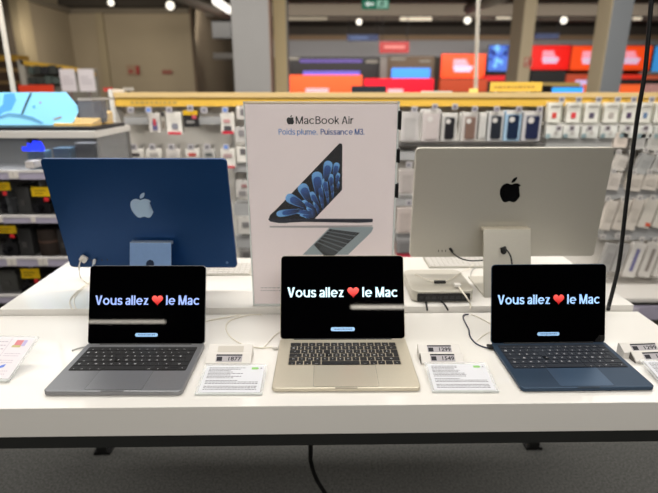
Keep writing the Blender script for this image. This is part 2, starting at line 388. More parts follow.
pts = BL(*[(.0, 0, 0, 0, 0, 0)])
pts.free()
pb = bmesh.new()
for k in range(4): prism(pb, rrect(-.202+k*.018, -.1995+k*.018, .024, .033, .001, 3), lambda u, v, w: (u, .0-w, v), .0005)
obj('ports', pb, black_plastic, ip)
obj('power_button', prism(bmesh.new(), circ(.244, .020, .0045, 16), XZ(0), .0006), mat('button_blue', (90, 120, 160), rough=.3, metal=.6), ip)

sd, sp_ = monitor('desktop_monitor', 'large silver desktop monitor seen from behind with black fruit emblem', 'monitor',
                  .583, 1.580, 1.022, .623, .364, math.radians(2.6), .019, alu_silver, mat('emblem_black', (10, 10, 11), rough=.2, metal=.3), math.radians(1), .012)
obj('stand', prism(bmesh.new(), [(-.110, 0), (.07, 0), (.07, .006), (-.100, .006), (-.032, .208), (-.042, .208)], lambda u, v, w: (-.086+w, u, v), .153), alu_silver, sd, bevel=.001)
obj('stand_arm', BL((-.086, .067, -.041, -.012, .200, .211)), mat('arm_pale', (222, 214, 196), rough=.35, metal=.4), sd, bevel=.001)
obj('cable_hole', prism(bmesh.new(), circ(-.022, .142, .0095), lambda u, v, w: (u, -.110+v*.327-.0006-w, v), .0010), black_plastic, sd)
pb = bmesh.new()
for k in range(3): prism(pb, rrect(-.218+k*.012, -.2155+k*.012, .018, .026, .001, 3), XZ(0), .0005)
obj('ports', pb, black_plastic, sp_)

# ================================================================== MINI COMPUTER
mc = thing('mini_computer', 'small square silver desktop computer with a black port strip, on the rear tabletop', 'computer', (.359, 1.432, .92), YAW)
obj('base_ring', prism(bmesh.new(), circ(0, .098, .08, 30), XY(0), .004), black_plastic, mc)
obj('case', prism(bmesh.new(), rrect(-.0985, .0985, 0, .197, .028, 8), XY(.004), .034), alu_silver, mc, bevel=.002)
ps = obj('port_strip', prism(bmesh.new(), rrect(-.083, .083, .0055, .031, .004, 4), XZ(-.0004), .0012), mat('port_strip_black', (16, 16, 17), rough=.35), mc)
for k in range(8):
    obj('port', prism(bmesh.new(), rrect(-.074+k*.019, -.062+k*.019, .012, .022, .002, 3), XZ(-.0017), .0006), mat('port_dark', (44, 44, 46), rough=.3), ps)

# ================================================================== POSTER
PY = 1.408
po = thing('poster_stand', 'tall white acrylic-framed advertising poster showing a thin laptop', 'poster', (0, PY, .92))
pz = lambda px, py: (lambda q: (q.x, q.z-.92))(P(px, py, PY))
PX0, PX1, PZ1 = -.2345, .1935, P(329, 101.5, PY).z-.92
obj('printed_sheet', B(PX0+.003, PX1-.005, .0005, .0025, .006, PZ1-.004), mat('poster_paper', (243, 231, 232), rough=.45, var=.01), po)
fr = BL((PX0, PX0+.004, -.004, .012, 0, PZ1), (PX1-.005, PX1, -.004, .022, 0, PZ1), (PX0, PX1, -.004, .012, PZ1-.003, PZ1), (PX0, PX1, -.004, .012, 0, .005))
obj('acrylic_frame', fr, clear_edge, po)
obj('front_pane', B(PX0+.004, PX1-.005, -.0035, -.002, .005, PZ1-.003), mat('front_pane', (240, 240, 240), rough=.05, alpha=.02, spec=.2), po)
obj('base_foot', B(PX0, PX1, .012, .1, 0, .004), clear, po)
for ya, yb in ((110, 130), (148, 163), (183, 198)):
    obj('side_clip', prism(bmesh.new(), rrect(pz(399, yb)[1], pz(399, ya)[1], .002, .02, .005, 4), lambda u, v, w: (PX1-.004+w, v-.007, u), .010), black_plastic, po)
def pp(l): return [pz(*q) for q in l]
def pf(o): return lambda u, v, w: (u, .0003-.0002*o, v)
def cv(l, sx=3.523, ox=260, oy=120): return [(ox+x/sx, oy+y/sx) for x, y in l]
dk = mat('poster_black', (12, 14, 22), rough=.4)
tx = bmesh.new()
a = pz(299, 125.3); b = pz(353.5, 116.5)
letters(tx, 'MacBook Air', pf(1), pz(295.5, 120)[0], pz(353.5, 120)[0], pz(320, 124.0)[1], pz(320, 116.3)[1]-pz(320, 124.0)[1], .135)
q = pz(290.3, 119.8); fruit(tx, pf(1), q[0], q[1], .0255)
obj('headline', tx, mat('poster_ink', (22, 22, 26), rough=.6), po)
s1 = letters(bmesh.new(), 'Poids plume.', pf(1), pz(278.5, 133)[0], pz(317.5, 133)[0], pz(320, 134.7)[1], .0160, .15)
obj('slogan', s1, mat('poster_light_blue', (84, 140, 210), rough=.6), po)
s2 = letters(bmesh.new(), 'Puissance M3.', pf(1), pz(320.5, 133)[0], pz(364.5, 133)[0], pz(320, 134.7)[1], .0160, .16)
obj('slogan', s2, mat('poster_blue', (34, 84, 160), rough=.6), po)
lap = obj('laptop_picture', flat(bmesh.new(), pp(cv([(30, 352), (35, 335), (60, 312), (270, 92), (280, 82), (289, 84), (290, 92), (289, 246), (284, 252), (192, 349), (30, 352)][:-1])), pf(1)), dk, po)
bar = flat(bmesh.new(), pp(cv([(28, 348), (396, 348), (398, 352), (396, 360), (350, 362), (348, 358), (100, 358), (98, 363), (66, 363), (36, 358)])), pf(2))
obj('laptop_base_picture', bar, mat('poster_navy', (34, 38, 54), rough=.4), lap)
obj('shadow_print', flat(bmesh.new(), pp(cv([(34, 373), (396, 371), (396, 375), (240, 380), (34, 379)])), pf(1)), mat('poster_gray', (176, 170, 172), rough=.6), lap)
pm = bpy.data.materials.new('petal_blue'); pm.use_nodes = True
_a = pm.node_tree.nodes.new('ShaderNodeVertexColor'); _a.layer_name = 'Col'
pm.node_tree.links.new(_a.outputs['Color'], pm.node_tree.nodes['Principled BSDF'].inputs['Base Color'])
pm.node_tree.nodes['Principled BSDF'].inputs['Roughness'].default_value = .5
pbm = bmesh.new(); cl = pbm.loops.layers.float_color.new('Col')
PET = [((150, 318), (58, 332), 24), ((160, 305), (92, 268), 34), ((176, 288), (144, 226), 38), ((205, 262), (200, 182), 38), ((232, 216), (242, 144), 32), ((262, 200), (272, 150), 22),
       ((196, 330), (120, 320), 18), ((196, 315), (148, 286), 20), ((205, 300), (178, 254), 22), ((220, 285), (208, 226), 20), ((236, 262), (226, 206), 20), ((252, 240), (250, 190), 18), ((270, 226), (276, 186), 15),
       ((190, 342), (140, 334), 11), ((196, 332), (164, 308), 12), ((208, 322), (190, 288), 13), ((222, 306), (212, 262), 13), ((240, 284), (232, 240), 13), ((256, 262), (252, 222), 12), ((274, 244), (276, 216), 10),
       ((178, 345), (156, 340), 8), ((192, 340), (178, 322), 9), ((206, 330), (200, 306), 9), ((222, 316), (218, 288), 9), ((240, 298), (238, 268), 9), ((256, 278), (256, 250), 9)]
for k, ((bx, by), (txx, ty), wd) in enumerate(PET):
    dx, dy = txx-bx, ty-by; L_ = math.hypot(dx, dy); dx /= L_; dy /= L_; nx, ny = -dy, dx
    for lay, (sc, c0, c1) in enumerate(((1, srgb(120, 182, 240), srgb(30, 84, 168)), (.74, srgb(44, 92, 168), srgb(6, 10, 26)))):
        o_ = -1 if lay else 0
        cx, cy = bx+dx*L_*(0 if not lay else -.02), by+dy*L_*(0 if not lay else -.02); LL = L_*(1 if not lay else .80); ww = wd/2*sc
        ring = [(0, .45), (.35, .78), (.7, 1), (.86, .95), (.95, .70), (1, .28)]
        pl = [(t, s) for t, s in ring]+[(t, -s) for t, s in ring[::-1]]
        V = []
        for t, s in pl:
            u, v = pz(*cv([(cx+dx*LL*t+nx*ww*s, cy+dy*LL*t+ny*ww*s)])[0]); V.append((t, pbm.verts.new((u, .00005-.00004*lay-.000002*k, v))))
        fc = pbm.faces.new([v for t, v in V])
        for lp, (t, v) in zip(fc.loops, V):
            tt = t**1.5; lp[cl] = tuple(c1[i]+(c0[i]-c1[i])*tt for i in range(3))+(1,)
obj('petal_picture', pbm, pm, lap)
l2 = obj('silver_laptop_picture', flat(bmesh.new(), pp(cv([(246, 378), (396, 376), (399, 381), (392, 396), (310, 475), (150, 475)])), pf(1)), mat('poster_teal', (150, 164, 170), rough=.5), po)
kb = bmesh.new(); 
flat(kb, pp(cv([(246, 384), (352, 397), (262, 478), (225, 478), (190, 440)])), pf(2))
obj('keys_picture', kb, mat('poster_keys', (40, 44, 48), rough=.5), l2)
kb = bmesh.new()
for k in range(1, 6):
    t = k/6; flat(kb, pp(cv([(246-56*t, 384+56*t), (246-56*t+2, 384+56*t-2.4), (352-90*t+2, 397+81*t-2.4), (352-90*t, 397+81*t)])), pf(3))
for k in range(1, 10):
    t = k/10; xa, ya = 246+106*t, 384+13*t; xb, yb = 205+57*t, 455+23*t
    flat(kb, pp(cv([(xa, ya), (xa+1.6, ya), (xb+1.6, yb), (xb, yb)])), pf(3.2))
obj('key_gap_picture', kb, mat('poster_keygap', (110, 120, 126), rough=.5), l2)
ft = bmesh.new(); random.seed(5)
for r_ in range(2):
    x = PX0+.025
    while x < PX0+.15:
        w_ = random.uniform(.004, .011); z_ = .058-.009*r_; flat(ft, [(x, z_), (x+w_, z_), (x+w_, z_+.003), (x, z_+.003)], pf(1)); x += w_+.003
obj('fine_print', ft, mat('poster_fineprint', (182, 176, 178), rough=.7), po)

# ================================================================== KEYBOARDS BESIDE THE SCREENS
def loose_keyboard(label, x0, y0, rz, group=None):
    k = thing('keyboard', label, 'keyboard', (x0, y0, .92), rz, group)
    prof = [(0, .0), (.115, 0), (.115, .0105), (.11, .0112), (0, .0045)]
    obj('case', prism(bmesh.new(), prof, lambda u, v, w: (w, u, v), .279), alu_silver, k, bevel=.0008)
    for r in range(6):
        n = 14; y = .008+r*.0172
        for i in range(n):
            if r == 0 and 4 <= i <= 7: continue
            x = .006+i*.0191; wk = .0165
            if r == 0 and i == 3: wk = .0165+.0191*4
            z = .0045+(y+.008)*.0609
            obj('key', prism(bmesh.new(), rrect(x, x+wk, y, y+.0148, .002, 2), XY(z-.0006), .0022), white_plastic, k)
loose_keyboard('white keyboard lying behind the silver monitor stand', .375, 1.745, YAW)
loose_keyboard('white keyboard lying under the deep blue computer, beside the poster', -.562, 1.665, YAW)

# ================================================================== PRICE HOLDERS AND INFO CARDS
def info_card(label, x0, x1, y0, dy, rise, rz=0, green=True):
    """clear holder lying on the front table, slightly raised at the back"""
    c = thing('info_card', label, 'card', ((x0+x1)/2, y0, .9), rz)
    w = (x1-x0)/2; a = math.atan2(rise, dy)
    f = lambda h: (lambda u, v, q: (u, v*math.cos(a)-(h+q)*math.sin(a), v*math.sin(a)+(h+q)*math.cos(a)+.0008))
    obj('clear_holder', prism(bmesh.new(), rrect(-w, w, 0, dy+.006, .002, 3), f(0), .003), clear, c)
    obj('front_lip', prism(bmesh.new(), rrect(-w, w, -.002, .001, .0005, 2), f(0), .005), clear_edge, c)
    pw = w-.006
    obj('paper', prism(bmesh.new(), rrect(-pw, pw, .004, dy-.002, .0005, 2), f(.0031), .0003), paper, c)
    random.seed(int(abs(x0)*1000)); tb_ = bmesh.new(); v = dy-.011; n = 0
    while v > .008:
        u = -pw+.008; end = random.uniform(-.2, .35)*pw if n < 9 else pw*.85
        if n in (8, 11): v -= .0042
        while u < end:
            q = random.uniform(.002, .008); q = min(q, end-u+.001); flat(tb_, [(u, v), (u+q, v), (u+q, v+.0019), (u, v+.0019)], f(.0036)); u += q+.0012
        v -= .0052; n += 1
    obj('printed_lines', tb_, ink, c)
    if green:
        obj('energy_badge', prism(bmesh.new(), [(pw-.030, dy-.016), (pw-.016, dy-.016), (pw-.012, dy-.012), (pw-.016, dy-.008), (pw-.030, dy-.008)], f(.0036), .0002), mat('badge_green', (140, 196, 110), rough=.6), c)
        obj('badge_letter', text(bmesh.new(), 'A', f(.0036), pw-.010, pw-.004, dy-.015, .006, keep=True), ink_dark, c)
    obj('code_strip', BL((pw*.62, pw*.86, -.0022, -.0019, .002, .005)), ink_dark, c)
info_card('info card in clear holder between the gray and the champagne-gold laptop', -.3025, -.1505, .965, .100, .013)
info_card('info card in clear holder between the champagne-gold and the dark blue laptop', .2345, .3865, .975, .098, .013)
info_card('info card in clear holder right of the dark blue laptop, cut by the frame', .772, .924, .988, .098, .014, green=False)

def price_holder(label, x0, y0, W, slots, rz=0, slant=0.0, hollow=False):
    h = thing('price_label_holder', label, 'price label', (x0, y0, .9), rz)
    for k, digits in enumerate(slots):
        yo = k*.027; zo = k*.010
        sh = slant*k
        prof = [(yo, .0), (yo+.030, 0), (yo+.030, zo+.020), (yo+.026, zo+.021), (yo, zo+.007)]
        s = obj('holder_shell', prism(bmesh.new(), prof, lambda u, v, w, sh=sh: (w-sh, u, v), W), white_plastic, h, bevel=.0006)
        an = math.atan2(.014, .026)
        f = lambda e: (lambda u, v, q, sh=sh, yo=yo, zo=zo: (u-sh, yo+v*math.cos(an)-(e+q)*math.sin(an), zo+.007+v*math.sin(an)+(e+q)*math.cos(an)))
        if digits:
            obj('label_display', prism(bmesh.new(), rrect(W*.22, W*.80, .004, .025, .0006, 2), f(.0002), .0006), mat('eink', (170, 166, 170), rough=.4), s)
            t = text(bmesh.new(), digits, f(.0010), W*.5, W*.78, .007, .011, bold=.02)
            box(t, 0, 0, 0, 0, 0, 0)
            bb = bmesh.new()
            flat(bb, [(W*.22, .021), (W*.80, .021), (W*.80, .025), (W*.22, .025)], f(.0009))
            flat(bb, [(W*.24, .006), (W*.36, .006), (W*.36, .018), (W*.24, .018)], f(.0009))
            bmesh.ops.delete(t, geom=[v for v in t.verts if v.co.length == 0], context='VERTS')
            obj('price_digits', t, ink_dark, s); obj('display_band', bb, ink_dark, s)
        else:
            obj('empty_slot', prism(bmesh.new(), rrect(W*.22, W*.80, .006, .024, .0006, 2), f(.0002), .0004), mat('slot_beige', (196, 190, 180), rough=.6), s)
    if hollow: obj('side_opening', prism(bmesh.new(), [(.002, .001), (.054, .001), (.05, .022), (.03, .014), (.026, .019), (.002, .004)], lambda u, v, w: (-.0012+w, u, v), .0008), mat('hollow_dark', (92, 88, 84), rough=.8), h)
price_holder('white price holder right of the gray laptop, with an empty upper slot', -.309, 1.090, .113, ('1877', None))
price_holder('white double price holder left of the dark blue laptop', .232, 1.092, .106, ('1549', '1299'), hollow=True, slant=.003)
price_holder('white double price holder right of the dark blue laptop at the frame edge', .772, 1.098, .118, ('1549', '1299'), rz=math.radians(4), hollow=True, slant=.016)

# leaflet stand at the far left
lf = thing('leaflet_stand', 'slanted clear leaflet holder with a colourful white sheet at the left table edge', 'leaflet holder', (-.826, 1.022, .9), math.radians(-2))
la = math.atan2(.062, .098)
lw = .072
ff = lambda e: (lambda u, v, q: (u+v*.20, v*math.cos(la)-(e+q)*math.sin(la), v*math.sin(la)+(e+q)*math.cos(la)+.002))
obj('clear_panel', prism(bmesh.new(), rrect(-lw, lw, 0, .118, .003, 3), ff(0), .003), clear, lf)
obj('support_leg', prism(bmesh.new(), [(.085, 0), (.13, 0), (.13, .003), (.105, .06), (.1, .06), (.122, .003), (.085, .003)], lambda u, v, w: (-lw+.01+w, u, v), .06), clear, lf)
obj('front_lip', prism(bmesh.new(), rrect(-lw, lw, -.004, .002, .001, 2), ff(-.002), .008), clear_edge, lf)
sh = obj('sheet', prism(bmesh.new(), rrect(-lw+.004, lw-.004, .004, .114, .001, 2), ff(.0031), .0003), mat('leaflet_paper', (238, 232, 236), rough=.6), lf)
def patch(n, x0, x1, y0, y1, m): obj(n, flat(bmesh.new(), [(x0, y0), (x1, y0), (x1, y1), (x0, y1)], ff(.0037)), m, sh)
patch('red_picture', .024, .042, .092, .106, mat('leaf_red', (222, 140, 146), rough=.6))
patch('yellow_picture', .021, .043, .086, .092, mat('leaf_yellow', (206, 196, 140), rough=.6))
patch('violet_picture', .043, .052, .090, .106, mat('leaf_violet', (196, 188, 226), rough=.6))
obj('blue_leaf_picture', flat(bmesh.new(), [(.022, .030), (.028, .037), (.038, .041), (.038, .034), (.030, .029)], ff(.0037)), mat('leaf_blue', (110, 140, 226), rough=.6), sh)
lm = bmesh.new(); random.seed(9)
for yy in (.068, .062, .050, .044, .022, .014):
    x = .016
    while x < .05: w_ = random.uniform(.002, .006); flat(lm, [(x, yy), (x+w_, yy), (x+w_, yy+.0016), (x, yy+.0016)], ff(.0037)); x += w_+.002
for yy in (.1, .09, .08, .07, .05, .03):
    x = -.06
    while x < -.0: w_ = random.uniform(.003, .008); flat(lm, [(x, yy), (x+w_, yy), (x+w_, yy+.0022), (x, yy+.0022)], ff(.0037)); x += w_+.002
flat(lm, [(.0085, .004), (.0095, .004), (.0095, .112), (.0085, .112)], ff(.0036))
obj('printed_lines', lm, mat('leaf_ink', (196, 186, 198), rough=.7), sh)

# ================================================================== CABLES
def cable(name, label, pts, r, m, plugs=(), group=None, cat='cable'):
    o = obj(name, tube(bmesh.new(), pts, r), m, smooth=True); tag(o, label, cat, group)
    return o
zb, zf = .9225, .9025
def Tb(px, py, e=0): return T(px, py, zb+e)
def Tf(px, py, e=0): return T(px, py, zf+e)
def IB(px, py, e=.0):                      # point just off the rear face of the deep blue computer
    z = P(px, py, 1.515).z; d = 1.533-(z-1.0)*math.tan(math.radians(10.4))-e; return P(px, py, d)
c1 = cable('power_cable', 'thick white power cable plugged into the deep blue computer near its left corner',
           [IB(83, 258, .012), IB(80.5, 261, .02), P(79, 268, 1.50), Tb(80.5, 277, .004), Tb(86, 282), Tb(98, 288), Tb(112, 291)], .0023, cable_white)
obj('plug', prism(bmesh.new(), rrect(-.011, .011, -.010, .010, .004, 4), XZ(0), .010), white_plastic, c1).matrix_local = Matrix.Translation(IB(84.3, 258.5, .004)) @ Matrix.Rotation(math.radians(35), 4, 'Y')
c2 = cable('data_cable', 'thin white cable plugged beside the port row of the deep blue computer',
           [IB(95, 260, .01), P(92.5, 266, 1.515), P(92, 272, 1.52), Tb(96, 276, .002), Tb(101, 277)], .0017, mat('cable_bluish', (200, 214, 228), rough=.5))
obj('plug', prism(bmesh.new(), rrect(-.0035, .0035, -.009, .009, .002, 3), XZ(0), .006), white_plastic, c2).matrix_local = Matrix.Translation(IB(94.6, 261.5, .006)) @ Matrix.Rotation(math.radians(15), 4, 'Y')
cable('charging_cable', 'looped white cable running over the rear table edge behind the gray laptop',
      [Tb(104, 273), Tb(92, 280), Tb(80, 289), Tb(71, 298), Tb(69.8, 304), Tb(73, 309.3)], .0017, cable_white)
cable('charging_cable', 'thin white cable running straight down from beside the looped one to the table gap',
      [Tb(96, 281, .003), Tb(84, 288, .004), Tb(75.5, 296), Tb(73.8, 302), Tb(76, 309)], .0013, cable_white)
cable('charging_cable', 'white charging cable looping to the left side of the champagne-gold laptop',
      [Tf(262, 314.6, .001), Tf(252, 314.5), Tf(241, 316.5), Tf(230, 320.5), Tf(225.8, 326.5), Tf(229, 335), Tf(238, 342), Tf(249, 346), Tf(262, 347.8), T(273.5, 346.5, .9055)], .0019, cable_white)
pl = obj('charging_plug', B(-.01, .004, -.008, .008, -.003, .003), white_plastic, bevel=.001); pl.location = T(276.5, 346.6, .9065)
tag(pl, 'cream charging plug at the left side of the champagne-gold laptop', 'plug')
cable('charging_cable', 'white cable coming from behind the gray laptop toward the poster base',
      [Tf(188, 325), Tf(206, 321), Tf(219, 318.6), Tf(230, 316.6, .002), Tf(241, 314.7, .003)], .0021, cable_white)
cable('charging_cable', 'thin white cable rising behind the left side of the champagne-gold laptop',
      [Tf(262, 348.6), Tf(268, 343), Tf(273, 337), Tf(281, 331), Tf(292, 327)], .0012, cable_white)
cb = cable('charging_cable', 'dark blue charging cable running to the left side of the dark blue laptop',
           [Tf(468.5, 314.2), Tf(464, 315), Tf(463.2, 318), Tf(466, 324), Tf(469, 330), Tf(470, 336), Tf(475.5, 343), Tf(484, 347), T(491, 348, .9055)], .0019, mat('cable_navy', (46, 50, 72), rough=.5))
pl = obj('charging_plug', B(-.012, .003, -.009, .009, -.003, .003), black_plastic, bevel=.001); pl.location = T(492, 346.6, .9065)
tag(pl, 'black charging plug at the left side of the dark blue laptop', 'plug')
cable('charging_cable', 'white cable alongside the dark blue one right of the mini computer',
      [Tf(471, 314.4), Tf(476, 316), Tf(483, 319.5), Tf(491, 324), Tf(500, 330)], .0014, cable_white)
cable('charging_cable', 'short thin white cable end left of the dark blue laptop screen',
      [Tf(477, 341), Tf(482.5, 336), Tf(488, 333), Tf(496, 331)], .0011, cable_white)
# mini computer cables
mz = .959
c3 = cable('adapter_cable', 'white cable with a square plug lying on top of the mini computer',
           [T(459, 287, mz+.006), T(462.5, 292, mz+.006), T(467, 298, mz+.002), Tb(470.5, 305, .004), Tb(470, 309.3, .002)], .0024, cable_white)
obj('plug', B(-.010, .010, -.008, .010, -.004, .006), white_plastic, c3, bevel=.002).location = T(457.5, 285.5, mz+.006)
ad = obj('cable_connector', B(-.019, .019, -.006, .006, 0, .008), black_plastic, bevel=.002); ad.location = T(439.7, 283, mz-.001)
tag(ad, 'black cable connector lying on top of the mini computer', 'connector')
cable('adapter_cable', 'thin white cable running left from the black connector on the mini computer',
      [T(435, 282, mz+.003), T(428, 280, mz+.003), T(419, 276, mz+.003), T(408, 272, mz-.01)], .0013, cable_white)
cable('adapter_cable', 'thin white cable running right from the black connector toward the monitor stand',
      [T(444, 281.5, mz+.003), T(453, 278, mz+.003), T(461, 272, mz+.003), Tb(468, 269, .012), Tb(476, 262, .002)], .0013, cable_white)
for i, (x0, y0, x1, y1, w_) in enumerate(((425, 299, 427.2, 310, 'left'), (440, 298.5, 448, 310, 'right'))):
    a_ = P(x0, y0, 1.430); e_ = Tb(x1, y1, .003)
    cable('port_cable', 'short black cable dropping from the %s-hand port of the mini computer' % w_, [a_, a_+Vector((.001, -.010, -.004)), (a_+e_)/2+Vector((0, -.004, .002)), e_], .0031, cable_black)
c4 = cable('power_cable', 'black cable plugged into the rear of the silver monitor, passing behind its stand',
           [P(451, 251, 1.572), P(454, 254, 1.56), P(460, 258, 1.55), P(469, 260.5, 1.54), P(480, 260.5, 1.53), P(490, 259, 1.53)], .0024, cable_black)
obj('plug', tube(bmesh.new(), [P(450, 248.5, 1.576), P(452.6, 252, 1.565)], .0048, curve=False), black_plastic, c4, smooth=True)
c5 = cable('power_cable', 'black cable hanging out of the round hole in the silver monitor stand',
           [P(504, 248, 1.505), P(507.5, 251, 1.49), P(510.5, 256, 1.47), P(512, 264, 1.455), P(513, 276, 1.44), T(514, 292, .924)], .0026, cable_black)
obj('plug', tube(bmesh.new(), [P(501, 249, 1.512), P(506, 247.5, 1.505)], .0052, curve=False), black_plastic, c5, smooth=True)
cable('adapter_cable', 'looped white cable left of the silver monitor stand foot',
      [Tb(478, 266), Tb(472.5, 270), Tb(470.6, 275), Tb(473, 281), Tb(479, 287), Tb(483, 292)], .0016, mat('cable_gray', (176, 176, 174), rough=.5))
cable('hanging_cable', 'long black cable hanging from the ceiling down to the right part of the table',
      [P(668, -165, 1.41), P(660, -80, 1.41), P(651.5, 0, 1.41), P(645, 71, 1.41), P(637, 120, 1.41), P(627, 197, 1.41), P(620, 257, 1.40), P(614, 286, 1.40), P(609, 305, 1.395), T(608.3, 309.3, .924)], .0058, cable_black)
cable('power_cable', 'thick black cable hanging under the table above the carpet',
      [(-.055, 1.28, .80), P(310.5, 449, 1.3), P(311, 462, 1.3), P(316, 478, 1.3), P(325, 493, 1.3), P(338, 515, 1.28), (.02, 1.22, .012), (.12, 1.3, .008)], .0072, cable_black)
sc = cable('security_cable', 'short translucent cable stub at the left rear of the gray laptop',
           [Tf(89, 346, .004), Tf(82, 347.5, .001), Tf(76, 349), Tf(72, 350.5)], .0022, mat('stub_gray', (176, 176, 172), rough=.3))

# ================================================================== ROOM
flo = struct('floor', B(-8, 12.7, -9.5, 18.2, -.1, 0), carpet)
CZ = 3.6
dark_ceil = mat('dark_ceiling', (80, 73, 65), rough=.9, var=.12, scale=1.2)
struct('ceiling', B(-8, 12.7, -9.5, 18.2, CZ, CZ+.1), dark_ceil)
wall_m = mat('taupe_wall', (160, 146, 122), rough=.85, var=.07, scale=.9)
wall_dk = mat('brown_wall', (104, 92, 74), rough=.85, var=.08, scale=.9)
xc = P(75, 60, 12).x; xr = P(193, 60, 12).x; wt = P(120, 13.5, 12).z
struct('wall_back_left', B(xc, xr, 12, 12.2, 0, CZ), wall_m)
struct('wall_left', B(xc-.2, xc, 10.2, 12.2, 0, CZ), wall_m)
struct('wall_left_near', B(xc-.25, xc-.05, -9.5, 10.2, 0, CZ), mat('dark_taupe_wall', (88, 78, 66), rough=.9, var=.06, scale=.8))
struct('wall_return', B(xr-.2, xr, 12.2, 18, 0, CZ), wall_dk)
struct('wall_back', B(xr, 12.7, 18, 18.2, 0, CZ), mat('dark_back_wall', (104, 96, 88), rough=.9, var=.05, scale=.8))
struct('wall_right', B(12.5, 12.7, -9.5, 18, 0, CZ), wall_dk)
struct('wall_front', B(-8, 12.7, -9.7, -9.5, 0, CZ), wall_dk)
# pale pilaster, seam and cornice of the left walls
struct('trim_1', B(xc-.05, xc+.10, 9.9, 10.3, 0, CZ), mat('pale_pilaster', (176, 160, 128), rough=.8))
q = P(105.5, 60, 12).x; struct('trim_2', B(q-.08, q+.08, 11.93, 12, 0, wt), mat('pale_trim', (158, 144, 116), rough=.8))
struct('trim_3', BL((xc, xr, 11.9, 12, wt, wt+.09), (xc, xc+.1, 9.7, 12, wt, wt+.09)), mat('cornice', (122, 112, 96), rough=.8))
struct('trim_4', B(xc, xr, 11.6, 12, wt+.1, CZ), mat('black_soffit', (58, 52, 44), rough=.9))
# back wall bands
x0, x1, z0, z1 = R(232, 40, 660, 57, 17.9); struct('trim_5', B(xr, 12.5, 17.85, 18, z0, z1), mat('gray_band', (206, 204, 206), rough=.8))
x0, x1, z0, z1 = R(232, 35.5, 660, 40, 17.8); struct('trim_6', B(xr, 12.5, 17.7, 18, z0, z1), mat('brown_band', (190, 158, 126), rough=.8))
def panel(name, label, cat, rc, d, m, th=.05, group=None, bevel=0):
    x0, x1, z0, z1 = R(*rc, d); o = obj(name, B(x0, x1, d, d+th, z0, z1), m, bevel=bevel); tag(o, label, cat, group)
    if name in ('display_board', 'service_counter', 'red_ledge', 'pale_ledge', 'storage_block', 'shop_display', 'video_wall', 'gray_column', 'product_box', 'dark_stand', 'yellow_board', 'red_sign'):
        obj('lower_body', B(x0+.01, x1-.01, d+.012, d+max(.04, th), 0, z0), mat('lower_dark', (40, 38, 38), rough=.8), o)
    if name in ('red_label', 'white_label', 'small_screen', 'caption_plate'):
        obj('post', B((x0+x1)/2-.01, (x0+x1)/2+.01, d+.002, d+th, 0, z0), mat('lower_dark', (40, 38, 38)), o)
    if name == 'hanging_sign':
        obj('hanger', BL((x0+.05, x0+.07, d, d+.02, z1, CZ), (x1-.07, x1-.05, d, d+.02, z1, CZ)), mat('lower_dark', (40, 38, 38)), o)
    return o
# pillars
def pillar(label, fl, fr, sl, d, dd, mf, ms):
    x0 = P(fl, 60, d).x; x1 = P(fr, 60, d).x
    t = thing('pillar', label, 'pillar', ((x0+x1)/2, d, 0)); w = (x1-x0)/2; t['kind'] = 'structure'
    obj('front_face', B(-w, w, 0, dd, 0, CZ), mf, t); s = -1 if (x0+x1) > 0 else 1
    obj('side_face', B(min(s*w, s*(w+.012)), max(s*w, s*(w+.012)), 0, dd, 0, CZ), ms, t)
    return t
gray_p = mat('gray_pillar', (148, 146, 144), rough=.7, var=.03, scale=2)
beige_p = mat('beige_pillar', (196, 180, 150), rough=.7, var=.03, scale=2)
t = pillar('thick gray pillar behind the poster', 233.5, 270, None, 7, .35, gray_p, mat('brown_reveal', (150, 122, 104), rough=.8))
t = pillar('slim cream pillar right behind the thick gray pillar', 274.5, 287, None, 8.2, .3, mat('cream_pillar', (214, 192, 148), rough=.7), gray_p)
t = pillar('beige pillar with a red pictogram behind the phone cases', 519.5, 531, None, 8, .5, beige_p, mat('beige_shade', (160, 146, 122), rough=.7))  # side sheet in darker beige paints in the shaded face
pg = obj('fire_pictogram', B(-.02, .11, -.012, -.002, P(520, 67, 8).z, P(520, 57.5, 8).z), mat('pictogram_paper', (206, 180, 158), rough=.6), t)
zz0, zz1 = P(520, 67, 8).z, P(520, 57.5, 8).z
pg2 = BL((-.018, .108, -.014, -.012, zz0, zz0+.01), (-.018, .108, -.014, -.012, zz1-.01, zz1), (-.018, -.008, -.014, -.012, zz0, zz1), (.098, .108, -.014, -.012, zz0, zz1),
         (.05, .09, -.014, -.012, zz0+.02, zz1-.02), (.01, .035, -.014, -.012, zz0+.04, zz0+.055), (.012, .026, -.014, -.012, zz0+.02, zz0+.07))
obj('red_symbol', pg2, mat('pictogram_red', (196, 62, 56), rough=.6), pg)
t = pillar('large gray and beige pillar at the right between the red screens', 604.5, 624.5, None, 7, .36, mat('bluegray_pillar', (138, 142, 146), rough=.7, var=.02, scale=2), beige_p)  # beige side sheet paints in the warm light on that face

